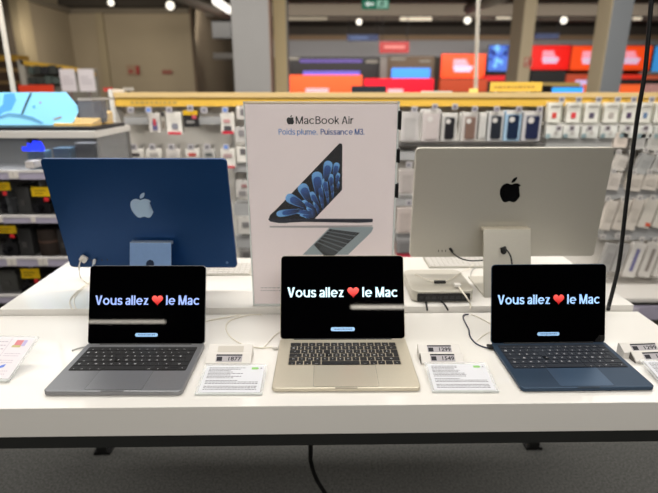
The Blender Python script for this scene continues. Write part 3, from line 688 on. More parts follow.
# overhead rail with lit sections, spots
x0, x1, z0, z1 = R(286, 15.5, 700, 20.5, 15.4)
struct('trim_7', B(x0, 12.5, 15.4, 15.55, z0, z1), mat('rail_gray', (122, 112, 100), rough=.7))
struct('trim_8', BL(*[(xr, 12.5, yy, yy+.25, CZ-.28, CZ) for yy in (9.2, 11.4, 13.4)]), mat('brown_beam', (74, 66, 56), rough=.8))
def strip(label, rc, d, m, g='lit strips of the ceiling rail'):
    x0, x1, z0, z1 = R(*rc, d); t = thing('strip_light', label, 'light', ((x0+x1)/2, d, z0), 0, g); w = (x1-x0)/2
    obj('housing', B(-w, w, -.05, 0, 0, z1-z0+.02), mat('lamp_housing', (120, 114, 104), rough=.6), t)
    obj('tube', B(-w+.02, w-.02, -.07, -.05, .005, z1-z0), m, t)
warm_tube = mat('warm_tube', (226, 214, 190), emit=.75)
strip('lit strip of the ceiling rail above the red sign', (399, 17.3, 432, 21), 15.3, warm_tube)
strip('lit strip of the ceiling rail left of the beige pillar', (495, 16, 511, 19.5), 15.3, warm_tube)
strip('lit strip of the ceiling rail right of the large right pillar', (631, 17, 641, 20.5), 15.3, warm_tube)
strip('dim left end strip of the ceiling rail beside the cream pillar', (287, 17.5, 328, 20.5), 15.3, mat('dim_tube', (170, 160, 140), emit=.4))
hook_m0 = mat('steel_hook', (170, 170, 170), rough=.3, metal=.8)
def spot(label, px, py, d, r=.075, s=1.3):
    c = P(px, py, d); t = thing('spotlight', label, 'light', c, 0, 'round ceiling spotlights')
    obj('lamp_lens', prism(bmesh.new(), circ(0, 0, r, 24), lambda u, v, w: (u, -.06+w, v), .02), mat('lens_glow', (250, 244, 230), emit=s), t)
    obj('lamp_can', prism(bmesh.new(), circ(0, 0, r*.92, 24), lambda u, v, w: (u, -.04+w, v), .16), mat('lamp_black', (40, 38, 36), rough=.6), t)
    obj('lamp_stem', B(-.015, .015, .03, .06, r*.8, max(.12, CZ-c.z)), mat('lamp_black', (40, 38, 36)), t)
spot('round spotlight above the blue and red signs', 359, 22, 14.8)
spot('round spotlight left of the beige pillar', 467, 20.5, 14.8, .09)
spot('round spotlight right of the beige pillar', 563, 20.5, 14.8, .09)
spot('small round spotlight above the taupe wall, leftmost at the top', 112, 3, 11.0, .06)
spot('round spotlight above the taupe wall, second from the left at the top', 171, 6, 11.0, .08)
a_, b_ = P(215, 0, 10), P(229, 9, 10)
sl = obj('tube_light', tube(bmesh.new(), [P(216, 1, 9.2), P(229, 10, 10.6)], .07, curve=False), mat('tube_glow', (255, 250, 240), emit=1.5)); obj('hanger', B(P(222, 5, 9.9).x-.01, P(222, 5, 9.9).x+.01, 9.89, 9.91, P(222, 5, 9.9).z, CZ), hook_m0, sl)
tag(sl, 'short bright tube light under the ceiling left of the gray pillar', 'light')
dp = obj('ventilation_duct', tube(bmesh.new(), [P(150, -16, 8), P(190, 1, 9.4), P(226, 15, 11)], .09, n=14, curve=False), mat('duct_gray', (110, 102, 90), rough=.6), smooth=True); tag(dp, 'gray ventilation duct running under the ceiling left of the gray pillar', 'duct')
dp = obj('ventilation_duct', tube(bmesh.new(), [P(468, 9, 11.5), P(505, -4, 9.5)], .1, n=14, curve=False), mat('duct_gray', (110, 102, 90), rough=.6), smooth=True); tag(dp, 'brownish duct under the ceiling left of the beige pillar', 'duct')
panel('wall_speaker', 'black box high on the wall left of the gray pillar', 'box', (212, 20, 231, 38), 12.5, mat('speaker_black', (28, 27, 26), rough=.6), .3)
panel('wall_shelf', 'dark gray ledge on the wall left of the gray pillar', 'ledge', (213, 53, 233, 59), 12.5, mat('ledge_gray', (96, 92, 88), rough=.6), .2)
o = panel('wall_sign', 'small red and white sign on the taupe wall left of its middle', 'sign', (127, 65, 139.5, 75), 11.95, mat('sign_beige', (150, 122, 98), rough=.7), .02)
x0, x1, z0, z1 = R(127, 65, 139.5, 75, 11.93)
obj('red_marks', BL((x0+.03, x0+.12, -.0, .01, z0+.05, z0+.11), (x0+.2, x1-.01, 0, .01, z0+.02, z1-.02)), mat('mark_red', (150, 40, 40), rough=.7), o).location = (0, 11.94, 0)
panel('wall_sign', 'faint red strip sign on the taupe wall at its right', 'sign', (162, 70, 172, 74), 11.95, mat('faint_red', (142, 84, 70), rough=.7), .02)

x0, x1, z0, z1 = R(362, -1, 389, 9, 11)
ex = thing('exit_sign', 'green and white emergency exit sign hanging from the ceiling', 'sign', ((x0+x1)/2, 11, z0)); w = (x1-x0)/2; hh = z1-z0
obj('sign_box', B(-w, w, 0, .06, 0, hh), mat('exit_green', (20, 120, 92), emit=.35), ex)
obj('hanger', BL((-w*.7, -w*.7+.02, .02, .04, hh, CZ-z0), (w*.7-.02, w*.7, .02, .04, hh, CZ-z0)), black_plastic, ex)
g = lambda u, v, q: (u, -.004, v)
am = bmesh.new(); s = hh
flat(am, [(-w*.80, s*.5), (-w*.5, s*.82), (-w*.5, s*.62), (-w*.12, s*.62), (-w*.12, s*.38), (-w*.5, s*.38), (-w*.5, s*.18)], g)
obj('arrow', am, mat('exit_white', (220, 235, 228), emit=.6), ex)
am = bmesh.new()
flat(am, rrect(w*.1, w*.9, s*.1, s*.9, .01), g); obj('pictogram_field', am, mat('exit_pale', (150, 200, 180), emit=.45), ex)
g2 = lambda u, v, q: (u, -.006, v)
am = bmesh.new(); flat(am, circ(w*.48, s*.78, s*.07, 12), g2)
flat(am, [(w*.40, s*.68), (w*.56, s*.70), (w*.50, s*.42), (w*.38, s*.42)], g2); flat(am, [(w*.38, s*.44), (w*.48, s*.44), (w*.34, s*.14), (w*.26, s*.18)], g2)
flat(am, [(w*.42, s*.44), (w*.50, s*.42), (w*.66, s*.30), (w*.66, s*.22), (w*.58, s*.26)], g2); flat(am, [(w*.54, s*.68), (w*.70, s*.54), (w*.66, s*.48), (w*.5, s*.58)], g2)
obj('running_figure', am, mat('exit_dark', (12, 96, 70), emit=.3), ex)

# far screens and signs
def tv(label, rc, d, rgb, e=.85, g='lit screens on the far wall', text_rc=None, split=None, mark=True):
    x0, x1, z0, z1 = R(*rc, d); w = (x1-x0)/2; h = z1-z0
    t = thing('television', label, 'television', ((x0+x1)/2, d, z0), 0, g)
    obj('casing', B(-w-.02, w+.02, 0, .07, -.03, h+.02), mat('tv_black', (18, 18, 20), rough=.4), t)
    s = obj('picture', B(-w, w, -.008, 0, 0, h), mat('tv_%d_%d_%d' % rgb, rgb, emit=e, rough=.4), t)
    if mark:
        bm = bmesh.new()
        for (u0, u1, v0, v1, mi) in ((-.46, .12, .66, .78, 0), (-.46, .22, .52, .64, 0), (-.46, .42, .38, .50, 1), (-.40, .36, .26, .36, 1)):
            sk = .03
            vs = [bm.verts.new((u, -.012, v)) for u, v in ((u0*w, v0*h), (u1*w, v0*h), ((u1+sk)*w, v1*h), ((u0+sk)*w, v1*h))]
            bm.faces.new(vs).material_index = mi
        obj('caption_marks', bm, [mat('mark_pink', (250, 170, 190), emit=.7), mat('mark_lilac', (214, 204, 236), emit=.7)], s)
    return t, s
tv('orange-red screen left of the beige pillar', (441, 54, 485, 78), 15.2, (248, 76, 28))
t, s = tv('blue patterned screen just left of the beige pillar', (488.5, 45.5, 508, 71), 16.5, (70, 110, 205), mark=False)
bm = bmesh.new(); random.seed(2)
x0, x1, z0, z1 = R(488.5, 45.5, 508, 71, 16.5); w = (x1-x0)/2; h = z1-z0
for i in range(16): prism(bm, circ(random.uniform(-w*.8, w*.8), random.uniform(h*.1, h*.9), random.uniform(.03, .11), 10), lambda u, v, q: (u, -.010-q, v), .001*(i+1), mi=i % 2)
obj('blue_blobs', bm, [mat('blob_light', (120, 190, 250), emit=.8), mat('blob_dark', (36, 60, 150), emit=.6)], s)
tv('red screen right of the beige pillar', (531.5, 45.5, 569.5, 69.5), 16.8, (226, 22, 14))
tv('orange screen left of the large right pillar', (571, 46, 610, 70), 16.8, (238, 74, 26))
tv('orange screen partly behind the large right pillar, on its right', (613, 46, 650.5, 70), 16.8, (232, 72, 26))
tv('blue screen at the right frame edge', (653, 46, 686, 76), 16.8, (60, 140, 205), mark=False)
# low coloured panels behind the accessory wall
panel('display_board', 'bright orange board standing behind the poster top', 'board', (287, 75, 362, 96), 13.5, mat('board_orange', (250, 92, 44), emit=.75))
panel('caption_plate', 'pale pink plate at the foot of the bright orange board', 'plate', (305.5, 88.3, 328.5, 92.5), 13.4, mat('plate_pink', (238, 190, 200), emit=.5))
panel('display_board', 'bright red board right of the orange board', 'board', (364, 78.5, 433.5, 96), 13.6, mat('board_red', (222, 12, 40), emit=.75))
panel('caption_plate', 'pale pink plate at the foot of the bright red board', 'plate', (388, 89, 403, 92.5), 13.4, mat('plate_pink', (238, 190, 200), emit=.5))
o = panel('video_wall', 'black shop front with violet light strips behind the orange board', 'display', (290, 57, 379, 78), 14.5, mat('black_front', (34, 32, 34), rough=.5), .3)
for n_, rc, m in (('violet_strip', (300, 59.5, 362, 62.5), mat('violet_dim', (84, 66, 140), emit=.5)), ('violet_screen', (303, 71, 360, 75), mat('violet_glow', (100, 88, 190), emit=.7)), ('pale_sign', (366, 60, 378, 63), mat('pale_sign', (120, 116, 106), emit=.3)), ('pale_sign', (286, 57, 299, 60), mat('pale_sign', (120, 116, 106), emit=.3))):
    x0, x1, z0, z1 = R(*rc, 14.48); obj(n_, B(x0, x1, 14.47, 14.5, z0, z1), m, o)
o = panel('shop_display', 'brown panel with a bright blue screen above the red board', 'display', (387, 56, 434, 82), 14.4, mat('brown_panel', (98, 82, 66), rough=.7), .2)
x0, x1, z0, z1 = R(392, 68, 430.5, 78, 14.3); obj('blue_screen', B(x0, x1, 14.37, 14.4, z0, z1), mat('blue_screen', (58, 136, 232), emit=.85), o)
for rc in ((391, 57.5, 406, 60), (420, 60, 431, 62)):
    x0, x1, z0, z1 = R(*rc, 14.3); obj('pale_sign', B(x0, x1, 14.37, 14.4, z0, z1), mat('pale_sign', (120, 116, 106), emit=.3), o)
panel('gray_column', 'gray upright strip between the shop front and the brown panel', 'column', (380, 57, 387, 82), 14.3, mat('strip_gray', (120, 116, 112), rough=.7), .2)
panel('small_screen', 'small dark screen on top of the accessory wall behind the poster', 'screen', (351.5, 86, 386, 94), 3.9, mat('dark_screen', (24, 34, 46), rough=.4), .03)
o = panel('hanging_sign', 'dark blue sign hanging above the poster', 'sign', (347, 34.5, 378.5, 41), 14.6, mat('navy_sign', (22, 38, 78), emit=.25), .04)
x0, x1, z0, z1 = R(350, 36.5, 368, 39, 14.58); obj('caption_bar', B(x0, x1, 14.58, 14.6, z0, z1), mat('navy_caption', (60, 80, 120), emit=.3), o)
o = panel('hanging_sign', 'dark red sign hanging above the brown panel', 'sign', (379.5, 41.5, 409, 53), 14.2, mat('dark_red_sign', (148, 34, 34), emit=.3), .04)
x0, x1, z0, z1 = R(384, 45.5, 405, 48.5, 14.18); obj('caption_bar', B(x0, x1, 14.18, 14.2, z0, z1), mat('red_caption', (190, 110, 104), emit=.3), o)
panel('hanging_sign', 'dark navy sign right of the beige pillar top', 'sign', (535, 33.5, 559, 39), 14.6, mat('navy_sign', (22, 38, 78), emit=.25), .04)
panel('service_counter', 'dark orange counter front below the orange-red screen', 'counter', (440, 79, 487, 92), 14.6, mat('dark_orange', (176, 66, 34), emit=.4), .3)
panel('red_ledge', 'red shelf board below the blue patterned screen', 'shelf', (486, 75.5, 505, 81), 14.8, mat('red_shelf', (196, 24, 30), emit=.5), .3)
panel('storage_block', 'black shelf block below the red screen', 'shelf', (531, 71, 565.5, 84), 14.8, mat('block_black', (28, 26, 26), rough=.7), .4)
panel('display_board', 'rust orange board below the orange screen', 'board', (566, 74, 595, 86), 14.9, mat('rust_board', (166, 62, 34), emit=.4), .1)
panel('caption_plate', 'lilac plate on the rust orange board', 'plate', (576, 80, 587, 86), 14.7, mat('lilac', (188, 170, 214), emit=.5), .05)
panel('storage_block', 'black shelf block right of the large right pillar', 'shelf', (620, 76, 658, 92), 14.9, mat('block_black', (28, 26, 26), rough=.7), .4)
panel('red_ledge', 'red shelf board right of the large right pillar', 'shelf', (621, 74.5, 643, 79), 14.6, mat('red_shelf2', (206, 48, 32), emit=.5), .2)
panel('red_ledge', 'orange shelf board at the right frame edge', 'shelf', (646, 75.5, 672, 79), 14.6, mat('or_shelf', (196, 92, 62), emit=.4), .2)
panel('pale_ledge', 'pale gray shelf edge under the blue screen at the frame edge', 'shelf', (645, 71.5, 690, 74), 15.5, mat('pale_shelf', (170, 164, 156), rough=.6), .3)
panel('display_board', 'bright orange board right of the large right pillar foot', 'board', (619.5, 84.5, 642, 97), 12, mat('board_orange2', (252, 104, 50), emit=.8), .05)
panel('display_board', 'small bright orange board left of the large right pillar foot', 'board', (583, 84.5, 592, 97), 12, mat('board_orange2', (252, 104, 50), emit=.8), .05)
panel('product_box', 'white and red box at the right frame edge above the yellow band', 'box', (651, 84, 665, 96), 6, mat('box_redwhite', (200, 150, 144), rough=.6), .2)
x0, x1, z0, z1 = R(552.5, 87.5, 583, 96, 5.4)
t = thing('tablet_screen', 'bright blue tablet screen standing behind the accessory wall', 'screen', ((x0+x1)/2, 5.4, z0)); w = (x1-x0)/2
obj('picture', B(-w, w, 0, .02, 0, z1-z0), mat('tablet_blue', (48, 148, 230), emit=.8), t); obj('casing', B(-w-.01, w+.01, .02, .04, -.4, z1-z0+.01), black_plastic, t)
panel('yellow_board', 'dull yellow board behind the blue tablet screen', 'board', (540, 82.5, 580, 90), 6.2, mat('dull_yellow', (170, 146, 88), rough=.6), .03)
panel('dark_stand', 'black stand between the yellow sign and the blue tablet screen', 'stand', (542, 85.5, 551, 96), 6.0, black_plastic, .03)

# ================================================================== ACCESSORY WALL (gondola)
GY = 3.25
gx0 = P(114, 110, GY).x; gx1 = 2.75
zt_ = P(300, 92.5, GY).z
go = thing('accessory_wall', 'long white accessory display wall with a yellow band along its top', 'display shelf', (0, GY, 0))
peg = mat('pegboard_white', (226, 222, 215), rough=.7, var=.03, scale=4)
obj('back_panel', B(gx0, gx1, .14, .20, .1, zt_-.02), peg, go)
obj('top_board', B(gx0, gx1, .02, .22, zt_-.03, zt_), mat('tan_top', (206, 178, 124), rough=.6), go)
yb0 = P(300, 106.5, GY).z; yb1 = P(300, 97.5, GY).z
obj('header_band', B(gx0, gx1, .03, .05, yb0, yb1), mat('yellow_band', (214, 172, 66), rough=.5), go)
obj('header_rail', B(gx0, gx1, .025, .06, yb1, zt_-.03), mat('band_gray', (150, 138, 112), rough=.6), go)
hb = bmesh.new(); random.seed(11); x = P(129, 103, GY).x
while x < P(174, 103, GY).x:
    w_ = random.uniform(.012, .03); flat(hb, [(x, yb0+.014), (x+w_, yb0+.014), (x+w_, yb0+.032), (x, yb0+.032)], lambda u, v, q: (u, .028, v)); x += w_+.008
obj('band_caption', hb, mat('band_ink', (170, 140, 70), rough=.6), go)
obj('side_upright', B(gx0-.022, gx0, 0, .2, 0, zt_+.02), white_plastic, go)
for px in (543.5, 400.5, 228):
    q = P(px, 110, GY).x; obj('upright', B(q-.006, q+.006, .12, .145, .1, zt_-.02), mat('upright_gray', (176, 174, 170), rough=.5), go)
purple = mat('lip_violet_gray', (172, 166, 184), rough=.4)
zl1 = P(640, 284.5, GY).z; zl0 = P(640, 301, GY).z; zlm = P(640, 291, GY).z
obj('bottom_shelf', B(.3, gx1, -.25, .2, zl1-.025, zl1), white_plastic, go)
obj('shelf_lip', B(.3, gx1, -.262, -.25, zl0-.02, zlm), purple, go)
obj('plinth', B(gx0, gx1, -.18, .2, 0, .1), mat('plinth_brown', (126, 122, 108), rough=.8), go)
for px in (636.5,):
    q = P(px, 295, GY-.26).x; obj('lip_tag', B(q-.03, q+.03, -.268, -.262, zl0, zlm-.01), mat('tag_lilac', (196, 190, 200), rough=.5), go)
obj('red_strip', B(P(398, 256, GY).x, P(416, 256, GY).x, -.02, .13, P(400, 258, GY).z, P(400, 254.5, GY).z), mat('strip_red', (190, 50, 70), rough=.6), go)
shelf_m = mat('shelf_white', (214, 212, 206), rough=.5)
def rail(x0, y0, x1, y1, m, dep=.08, n='price_rail'):
    a, b, c, d_ = R(x0, y0, x1, y1, GY); obj(n, B(a, b, -.0, dep+.06, c, d_), m, go)
railgray = mat('rail_midgray', (158, 158, 158), rough=.5)
for rc in ((124, 117.5, 148, 124.5), (196, 117.5, 223, 124.5), (233, 164, 252, 172), (234, 204, 254, 216), (236, 236, 256, 248), (398, 152, 416, 160), (396, 198, 414, 206), (396, 234, 412, 242),
           (618, 188, 672, 199), (604, 228, 672, 240), (600, 188, 618, 199)):
    rail(*rc, railgray, .075)
rail(398, 143, 545, 145.5, mat('shelf_dark_edge', (120, 118, 116), rough=.5), .08, 'shelf')
rail(546, 122.5, 668, 126, shelf_m, .08, 'shelf')
rail(546, 137.5, 612, 147, mat('rail_lightgray', (176, 176, 174), rough=.5), .06)

hook_m = mat('steel_hook', (170, 170, 170), rough=.3, metal=.8)
ORD = ['first', 'second', 'third', 'fourth', 'fifth', 'sixth', 'seventh', 'eighth', 'ninth', 'tenth', 'eleventh', 'twelfth']
def pack(rc, kind, body, accents, label, group, tilt=0, d=GY, dep=.04):
    """a hanging or standing pack; rc in photo pixels; accents = [(u0,u1,v0,v1,rgb)] on its face"""
    x0, x1, z0, z1 = R(*rc, d-.02); w = (x1-x0)/2; h = z1-z0
    t = thing(kind, label, 'product', ((x0+x1)/2, d-.02, z0), 0, group); t.rotation_euler = (0, math.radians(tilt), 0)
    bm = prism(bmesh.new(), rrect(-w, w, 0, h, min(w, h)*.12, 3), lambda u, v, q: (u, q, v), dep)
    obj('pack_body', bm, M(*body), t)
    for i, (u0, u1, v0, v1, rgb) in enumerate(accents):
        r_ = min((u1-u0)*w, (v1-v0)*h/2)*.25
        obj('printed_field', prism(bmesh.new(), rrect(-w+2*w*u0, -w+2*w*u1, h*v0, h*v1, r_, 3), lambda u, v, q: (u, -.002-.001*i-q, v), .002), M(*rgb), t)
    if kind == 'hanging_pack':
        obj('hook', B(-.004, .004, .0, .17, h-.005, h+.004), hook_m, t)
    return t
def price_tag(px, py, label, group, rgb=(186, 182, 184), inner=(120, 118, 124), s=6.0, d=GY):
    x0, x1, z0, z1 = R(px-s/2, py-s/2, px+s/2, py+s/2, d-.06); w = (x1-x0)/2; h = z1-z0
    t = thing('price_tag', label, 'price tag', ((x0+x1)/2, d-.06, z0), 0, group)
    obj('tag_card', B(-w, w, 0, .004, 0, h), M(*rgb), t)
    obj('tag_print', B(-w*.65, w*.65, -.001, 0, h*.2, h*.8), M(*inner), t)
    obj('tag_arm', B(-.003, .003, .004, .2, h*.4, h*.5), hook_m, t)
lt = (206, 200, 194); wh = (224, 220, 212)
# --- left bay, top row
rowA = [((149, 113, 160, 132), 'slim white hanging pack with a blue and red picture', lt, [(.3, .75, .1, .55, (96, 92, 130)), (.4, .65, .35, .7, (190, 60, 70))]),
        ((161, 112, 165.5, 130), 'narrow dark-capped stick hanging', (176, 170, 160), [(.1, .9, .75, 1, (60, 56, 54)), (.2, .8, .1, .5, (120, 110, 100))]),
        ((166.5, 112, 181.5, 134.5), 'white hanging pack with a red bottom strip', wh, [(.05, .95, 0, .12, (196, 36, 60)), (.35, .75, .25, .5, (130, 130, 140))]),
        ((183.5, 110.5, 198, 127), 'black box with a yellow top and pink dot', (34, 32, 34), [(0, 1, .72, 1, (222, 176, 30)), (.6, .9, .5, .72, (214, 90, 110)), (.2, .75, .22, .4, (130, 128, 126))]),
        ((221, 113, 234, 134), 'white hanging pack with dark picture and red bottom strip', wh, [(.05, .95, 0, .14, (190, 36, 58)), (.2, .8, .16, .4, (76, 72, 76)), (.2, .7, .55, .7, (206, 150, 150))])]
for rc, lb, bd, ac in rowA:
    pack(rc, 'hanging_pack', bd, ac, lb.replace('hanging pack', 'pack')+', top row, left of the poster', 'hanging packs in the left top row')
for px, c in ((130.5, 0), (148.5, 1), (169, 0), (190, 0), (204, 0), (225, 1)):
    price_tag(px, 110 if px != 190 else 108, 'small price tag in the top row above the deep blue computer', 'price tags in the left top row', inner=(110, 108, 116) if not c else (96, 130, 200), rgb=(190, 186, 190))
# --- left bay, second row
rowB = [(112, 123, 'gray'), (128, 143, 'dark-topped white'), (147, 161, 'white and red'), (166.5, 180, 'pale gray'), (186, 199, 'white with a red line'), (203, 215, 'gray and dark'), (221, 235, 'white with a red bottom strip')]
for i, (a, b, lb) in enumerate(rowB):
    ac = [(.2, .8, .55, .75, ((120, 114, 112), (90, 84, 84), (176, 170, 166), (196, 190, 186), (200, 90, 80), (96, 100, 100), (190, 160, 160))[i])]
    if i in (2, 6): ac.append((.45, .8, .1, .3, (196, 44, 60)) if i == 2 else (.05, .95, 0, .12, (196, 40, 60)))
    pack((a, 149, b, 165 if i < 6 else 168), 'hanging_pack', ((196, 192, 188), wh, wh, lt, wh, (186, 184, 180), wh)[i], ac, lb+' pack just above the deep blue computer', 'hanging packs in the left second row')
    price_tag((a+b)/2-2, 147, 'small price tag just above the deep blue computer', 'price tags in the left second row', inner=(110, 108, 112) if i < 6 else (96, 130, 200))
# --- narrow strip between the blue computer and the poster
for i, (rc, lb, bd, ac) in enumerate([((236.5, 106, 246, 119), 'white', lt, [(.4, .9, .3, .8, (120, 116, 118))]), ((235, 127, 247, 142), 'gray', (186, 182, 178), [(.3, .8, .4, .8, (130, 126, 128))]),
        ((237, 147, 248, 162), 'white and dark', wh, [(.3, .8, .5, .9, (100, 96, 98))]), ((236, 181, 250, 197), 'silver', (190, 186, 182), [(.2, .7, .1, .4, (130, 126, 126)), (.4, .8, .6, .8, (150, 110, 110))]),
        ((238, 217, 252, 234), 'pale gray', (196, 192, 186), [(.3, .8, .4, .7, (120, 118, 118))]), ((240, 250, 254, 262), 'dark gray', (130, 128, 126), [(.2, .7, .3, .8, (90, 88, 88))])]):
    pack(rc, 'hanging_pack', bd, ac, '%s pack left of the poster edge, %s from the top' % (lb, ORD[i]), 'packs between computer and poster')
# --- strip between the poster and the silver monitor
for i, (rc, lb, bd) in enumerate([((401, 112, 419, 141), 'clear phone case box', (190, 186, 184)), ((399, 170, 415, 194), 'clear phone case pack', (186, 178, 174)), ((397, 208, 413, 233), 'beige phone case pack', (196, 184, 178)), ((397, 240, 412, 253), 'gray phone case pack', (130, 128, 128))]):
    pack(rc, 'phone_case_pack', bd, [(.18, .82, .08, .8, tuple(max(0, c-18) for c in bd))], '%s right beside the poster, %s from the top' % (lb, ORD[i]), 'packs between poster and silver monitor')
for py in (109.5, 165, 203): price_tag(409 if py > 150 else 414.5, py, 'small price tag right beside the poster', 'price tags beside the poster')
# --- phone case row
cases = [((422.5, 110, 439.5, 141.5), (196, 188, 186), (184, 174, 172), 'clear'), ((442, 113.5, 456, 141), (196, 194, 190), (30, 30, 34), 'black'), ((462, 113, 477, 141), (196, 190, 186), (116, 92, 82), 'brown'),
         ((479, 113, 486, 140), (204, 202, 198), (190, 188, 184), 'empty clear'), ((488, 112, 503, 141), (196, 196, 196), (34, 38, 46), 'charcoal'), ((504.5, 111, 520.5, 141), (160, 190, 214), (22, 36, 60), 'navy blue'), ((522.5, 112, 541, 141), (190, 188, 190), (32, 38, 66), 'dark indigo')]
for rc, bd, cc, lb in cases:
    x0, x1, z0, z1 = R(*rc, GY-.04); w = (x1-x0)/2; h = z1-z0
    t = thing('phone_case_pack', '%s phone case in a clear box above the silver monitor' % lb, 'phone case', ((x0+x1)/2, GY-.04, z0), 0, 'boxed phone cases above the silver monitor')
    obj('clear_box', prism(bmesh.new(), rrect(-w, w, 0, h, .005, 3), lambda u, v, q: (u, q, v), .03), M(*bd, rough=.25), t)
    obj('added_backing', B(-w-.012, w+.012, .032, .036, 0, h*1.02), M(212, 210, 205), t)  # white sheet added to cover the dark shade between the boxes
    s = obj('phone_case', prism(bmesh.new(), rrect(-w*.62, w*.72, h*.08, h*.86, .010, 4), lambda u, v, q: (u, -.008+q, v), .008), M(*cc, rough=.35), t)
    s['x'] = 0; del s['x']
    obj('camera_ring', prism(bmesh.new(), circ(-w*.2, h*.72, w*.34, 12), lambda u, v, q: (u, -.011+q, v), .003), M(200, 196, 192), s)
    obj('header_card', B(-w*.9, w*.9, -.002, 0, h*.9, h*1.02), M(214, 210, 204), t)
for i, px in enumerate((435, 455, 475, 497, 519, 540)):
    price_tag(px, 106.5 if px < 460 else 109, 'small price tag above the phone cases', 'price tags above the phone cases', s=5.6, inner=(110, 104, 116))
# --- boxed cable row on the upper right
dots = [(206, 70, 62), (210, 60, 66), (90, 82, 100), (176, 168, 160), (84, 66, 96), (96, 124, 160), (190, 186, 180)]
for i, (a, b) in enumerate(((548, 562), (567, 581.5), (585, 600), (604.5, 619.5), (622.5, 637), (640, 652), (655, 668))):
    pack((a, 102.5, b, 122.5), 'accessory_box', (226, 224, 214), [(.3, .62, .22, .5, dots[i]), (.15, .8, .8, .86, (186, 180, 172)), (.9, 1, .02, .95, (176, 176, 160))],
         '%s white accessory box from the left in the row under the yellow band' % ORD[i], 'white accessory boxes under the yellow band')
    price_tag((562, 579, 599, 618, 634, 652, 668)[i], 99.5, 'price tag standing against the yellow band on the right', 'price tags against the yellow band', s=5.6)
for i, (a, b) in enumerate(((546, 562), (563.5, 579), (582, 598), (601, 617), (620, 634), (638, 652), (655, 668))):
    pack((a, 126, b, 138), 'accessory_box', (218, 218, 212), [(.0, .28, 0, .35, (150, 172, 176)), (.5, .7, .3, .6, (196, 192, 186))],
         '%s low accessory box from the left in the row below the white boxes' % ORD[i], 'low accessory boxes on the right')
    price_tag((559, 572, 590, 608, 628, 646, 662)[i], 128.3, 'small dark price tag on the low box row at the right', 'price tags on the low box row', s=5.4, inner=(96, 88, 92))
# --- right bay lower rows
gr = (178, 176, 172)
rows = [('top', 0, [((614.5, 133, 627.5, 147.5), (222, 210, 198)), ((633, 134, 645, 149), (190, 188, 184)), ((648, 134, 662, 149), (196, 194, 188))]),
        ('second', 15, [((614, 155, 625, 170), (208, 202, 194)), ((636, 154, 649, 174), (172, 172, 170)), ((652, 154, 666, 172), (180, 178, 174))]),
        ('third', 6, [((607.5, 172.5, 619.5, 190), (204, 196, 188)), ((627, 174, 641.5, 191), (204, 196, 186)), ((642.5, 174.5, 657, 190), (208, 200, 190)), ((659, 175, 671, 190), (196, 190, 182))]),
        ('fourth', 10, [((602, 200, 612, 230), (204, 196, 186)), ((614, 199, 624.5, 230), (200, 192, 182)), ((626.5, 199, 637, 230), (206, 198, 188)), ((640, 199, 652, 228), (206, 200, 190)), ((655, 198, 667, 228), (210, 206, 196))]),
        ('bottom', 10, [((601, 244, 611.5, 272), (164, 162, 160)), ((613, 244, 623, 272), (172, 170, 168)), ((625, 243, 637.5, 277), (214, 210, 204)), ((641, 243, 652.5, 277), (206, 202, 196)), ((656, 243, 668, 277), (210, 206, 200))])]
for nm, tl, its in rows:
    for i, (rc, bd) in enumerate(its):
        ac = []
        if nm == 'bottom' and i > 1: ac = [(.36, .64, .18, .84, ((112, 110, 150), (136, 128, 122), (110, 96, 80))[i-2])]
        elif nm == 'fourth' and i == 3: ac = [(.55, .95, .08, .2, (214, 96, 70))]
        else: ac = [(.2, .8, .3, .7, tuple(max(0, c-14) for c in bd))]
        pack(rc, 'hanging_pack' if nm != 'bottom' else 'accessory_box', bd, ac, '%s pack from the left in the %s row right of the silver monitor' % (ORD[i], nm), 'packs right of the silver monitor', tilt=tl)
for px, py in ((619, 152), (632, 152), (646, 150), (657, 152), (614, 171), (634, 172), (650, 172), (608, 199), (624, 199), (640, 198), (653, 198), (603, 237), (618, 236), (628, 238), (642, 240), (656, 240)):
    price_tag(px, py, 'pale price tag among the packs right of the silver monitor', 'price tags right of the silver monitor', s=5, rgb=(206, 202, 196), inner=(150, 146, 146))

# yellow sign on top, small yellow note, white spiral pole
x0, x1, z0, z1 = R(490.5, 82, 542, 91.5, GY+.08)
ys = thing('yellow_sign', 'long yellow sign standing on top of the accessory wall', 'sign', ((x0+x1)/2, GY+.08, zt_)); w = (x1-x0)/2
obj('sign_board', B(-w, w, 0, .01, z0-zt_, z1-zt_), mat('sign_yellow', (220, 182, 76), rough=.5), ys)
obj('sign_legs', BL((-w*.8, -w*.8+.012, 0, .01, 0, z0-zt_), (w*.5, w*.5+.012, 0, .01, 0, z0-zt_)), hook_m, ys)
bm = bmesh.new(); random.seed(8); x = -w*.85; zz = (z0+z1)/2-zt_
while x < w*.6: w_ = random.uniform(.01, .03); flat(bm, [(x, zz-.008), (x+w_, zz-.008), (x+w_, zz+.006), (x, zz+.006)], lambda u, v, q: (u, -.003, v)); x += w_+.007
obj('sign_caption', bm, mat('sign_caption', (176, 144, 66), rough=.6), ys)
o = panel('yellow_note', 'small yellow note at the foot of the white spiral pole', 'note', (469.5, 88.5, 478, 93), GY+.05, mat('note_yellow', (232, 206, 120), rough=.6), .01)
panel('white_shelf_edge', 'white strip lying on the accessory wall right of the poster', 'strip', (422, 91, 452, 94), GY+.3, mat('pale_strip', (206, 202, 194), rough=.6), .05)
sp = bmesh.new(); a_, b_ = P(475.5, 92, GY+.12), P(478.3, 0, GY+.12); b_ = a_+(b_-a_)*((CZ-a_.z)/(b_.z-a_.z)); n = 130
tube(sp, [a_, b_], .006, curve=False)
tube(sp, [a_.lerp(b_, i/(n*6))+Vector((math.cos(i*math.pi/3)*.012, math.sin(i*math.pi/3)*.012, 0)) for i in range(n*6+1)], .0045, n=5, curve=False)
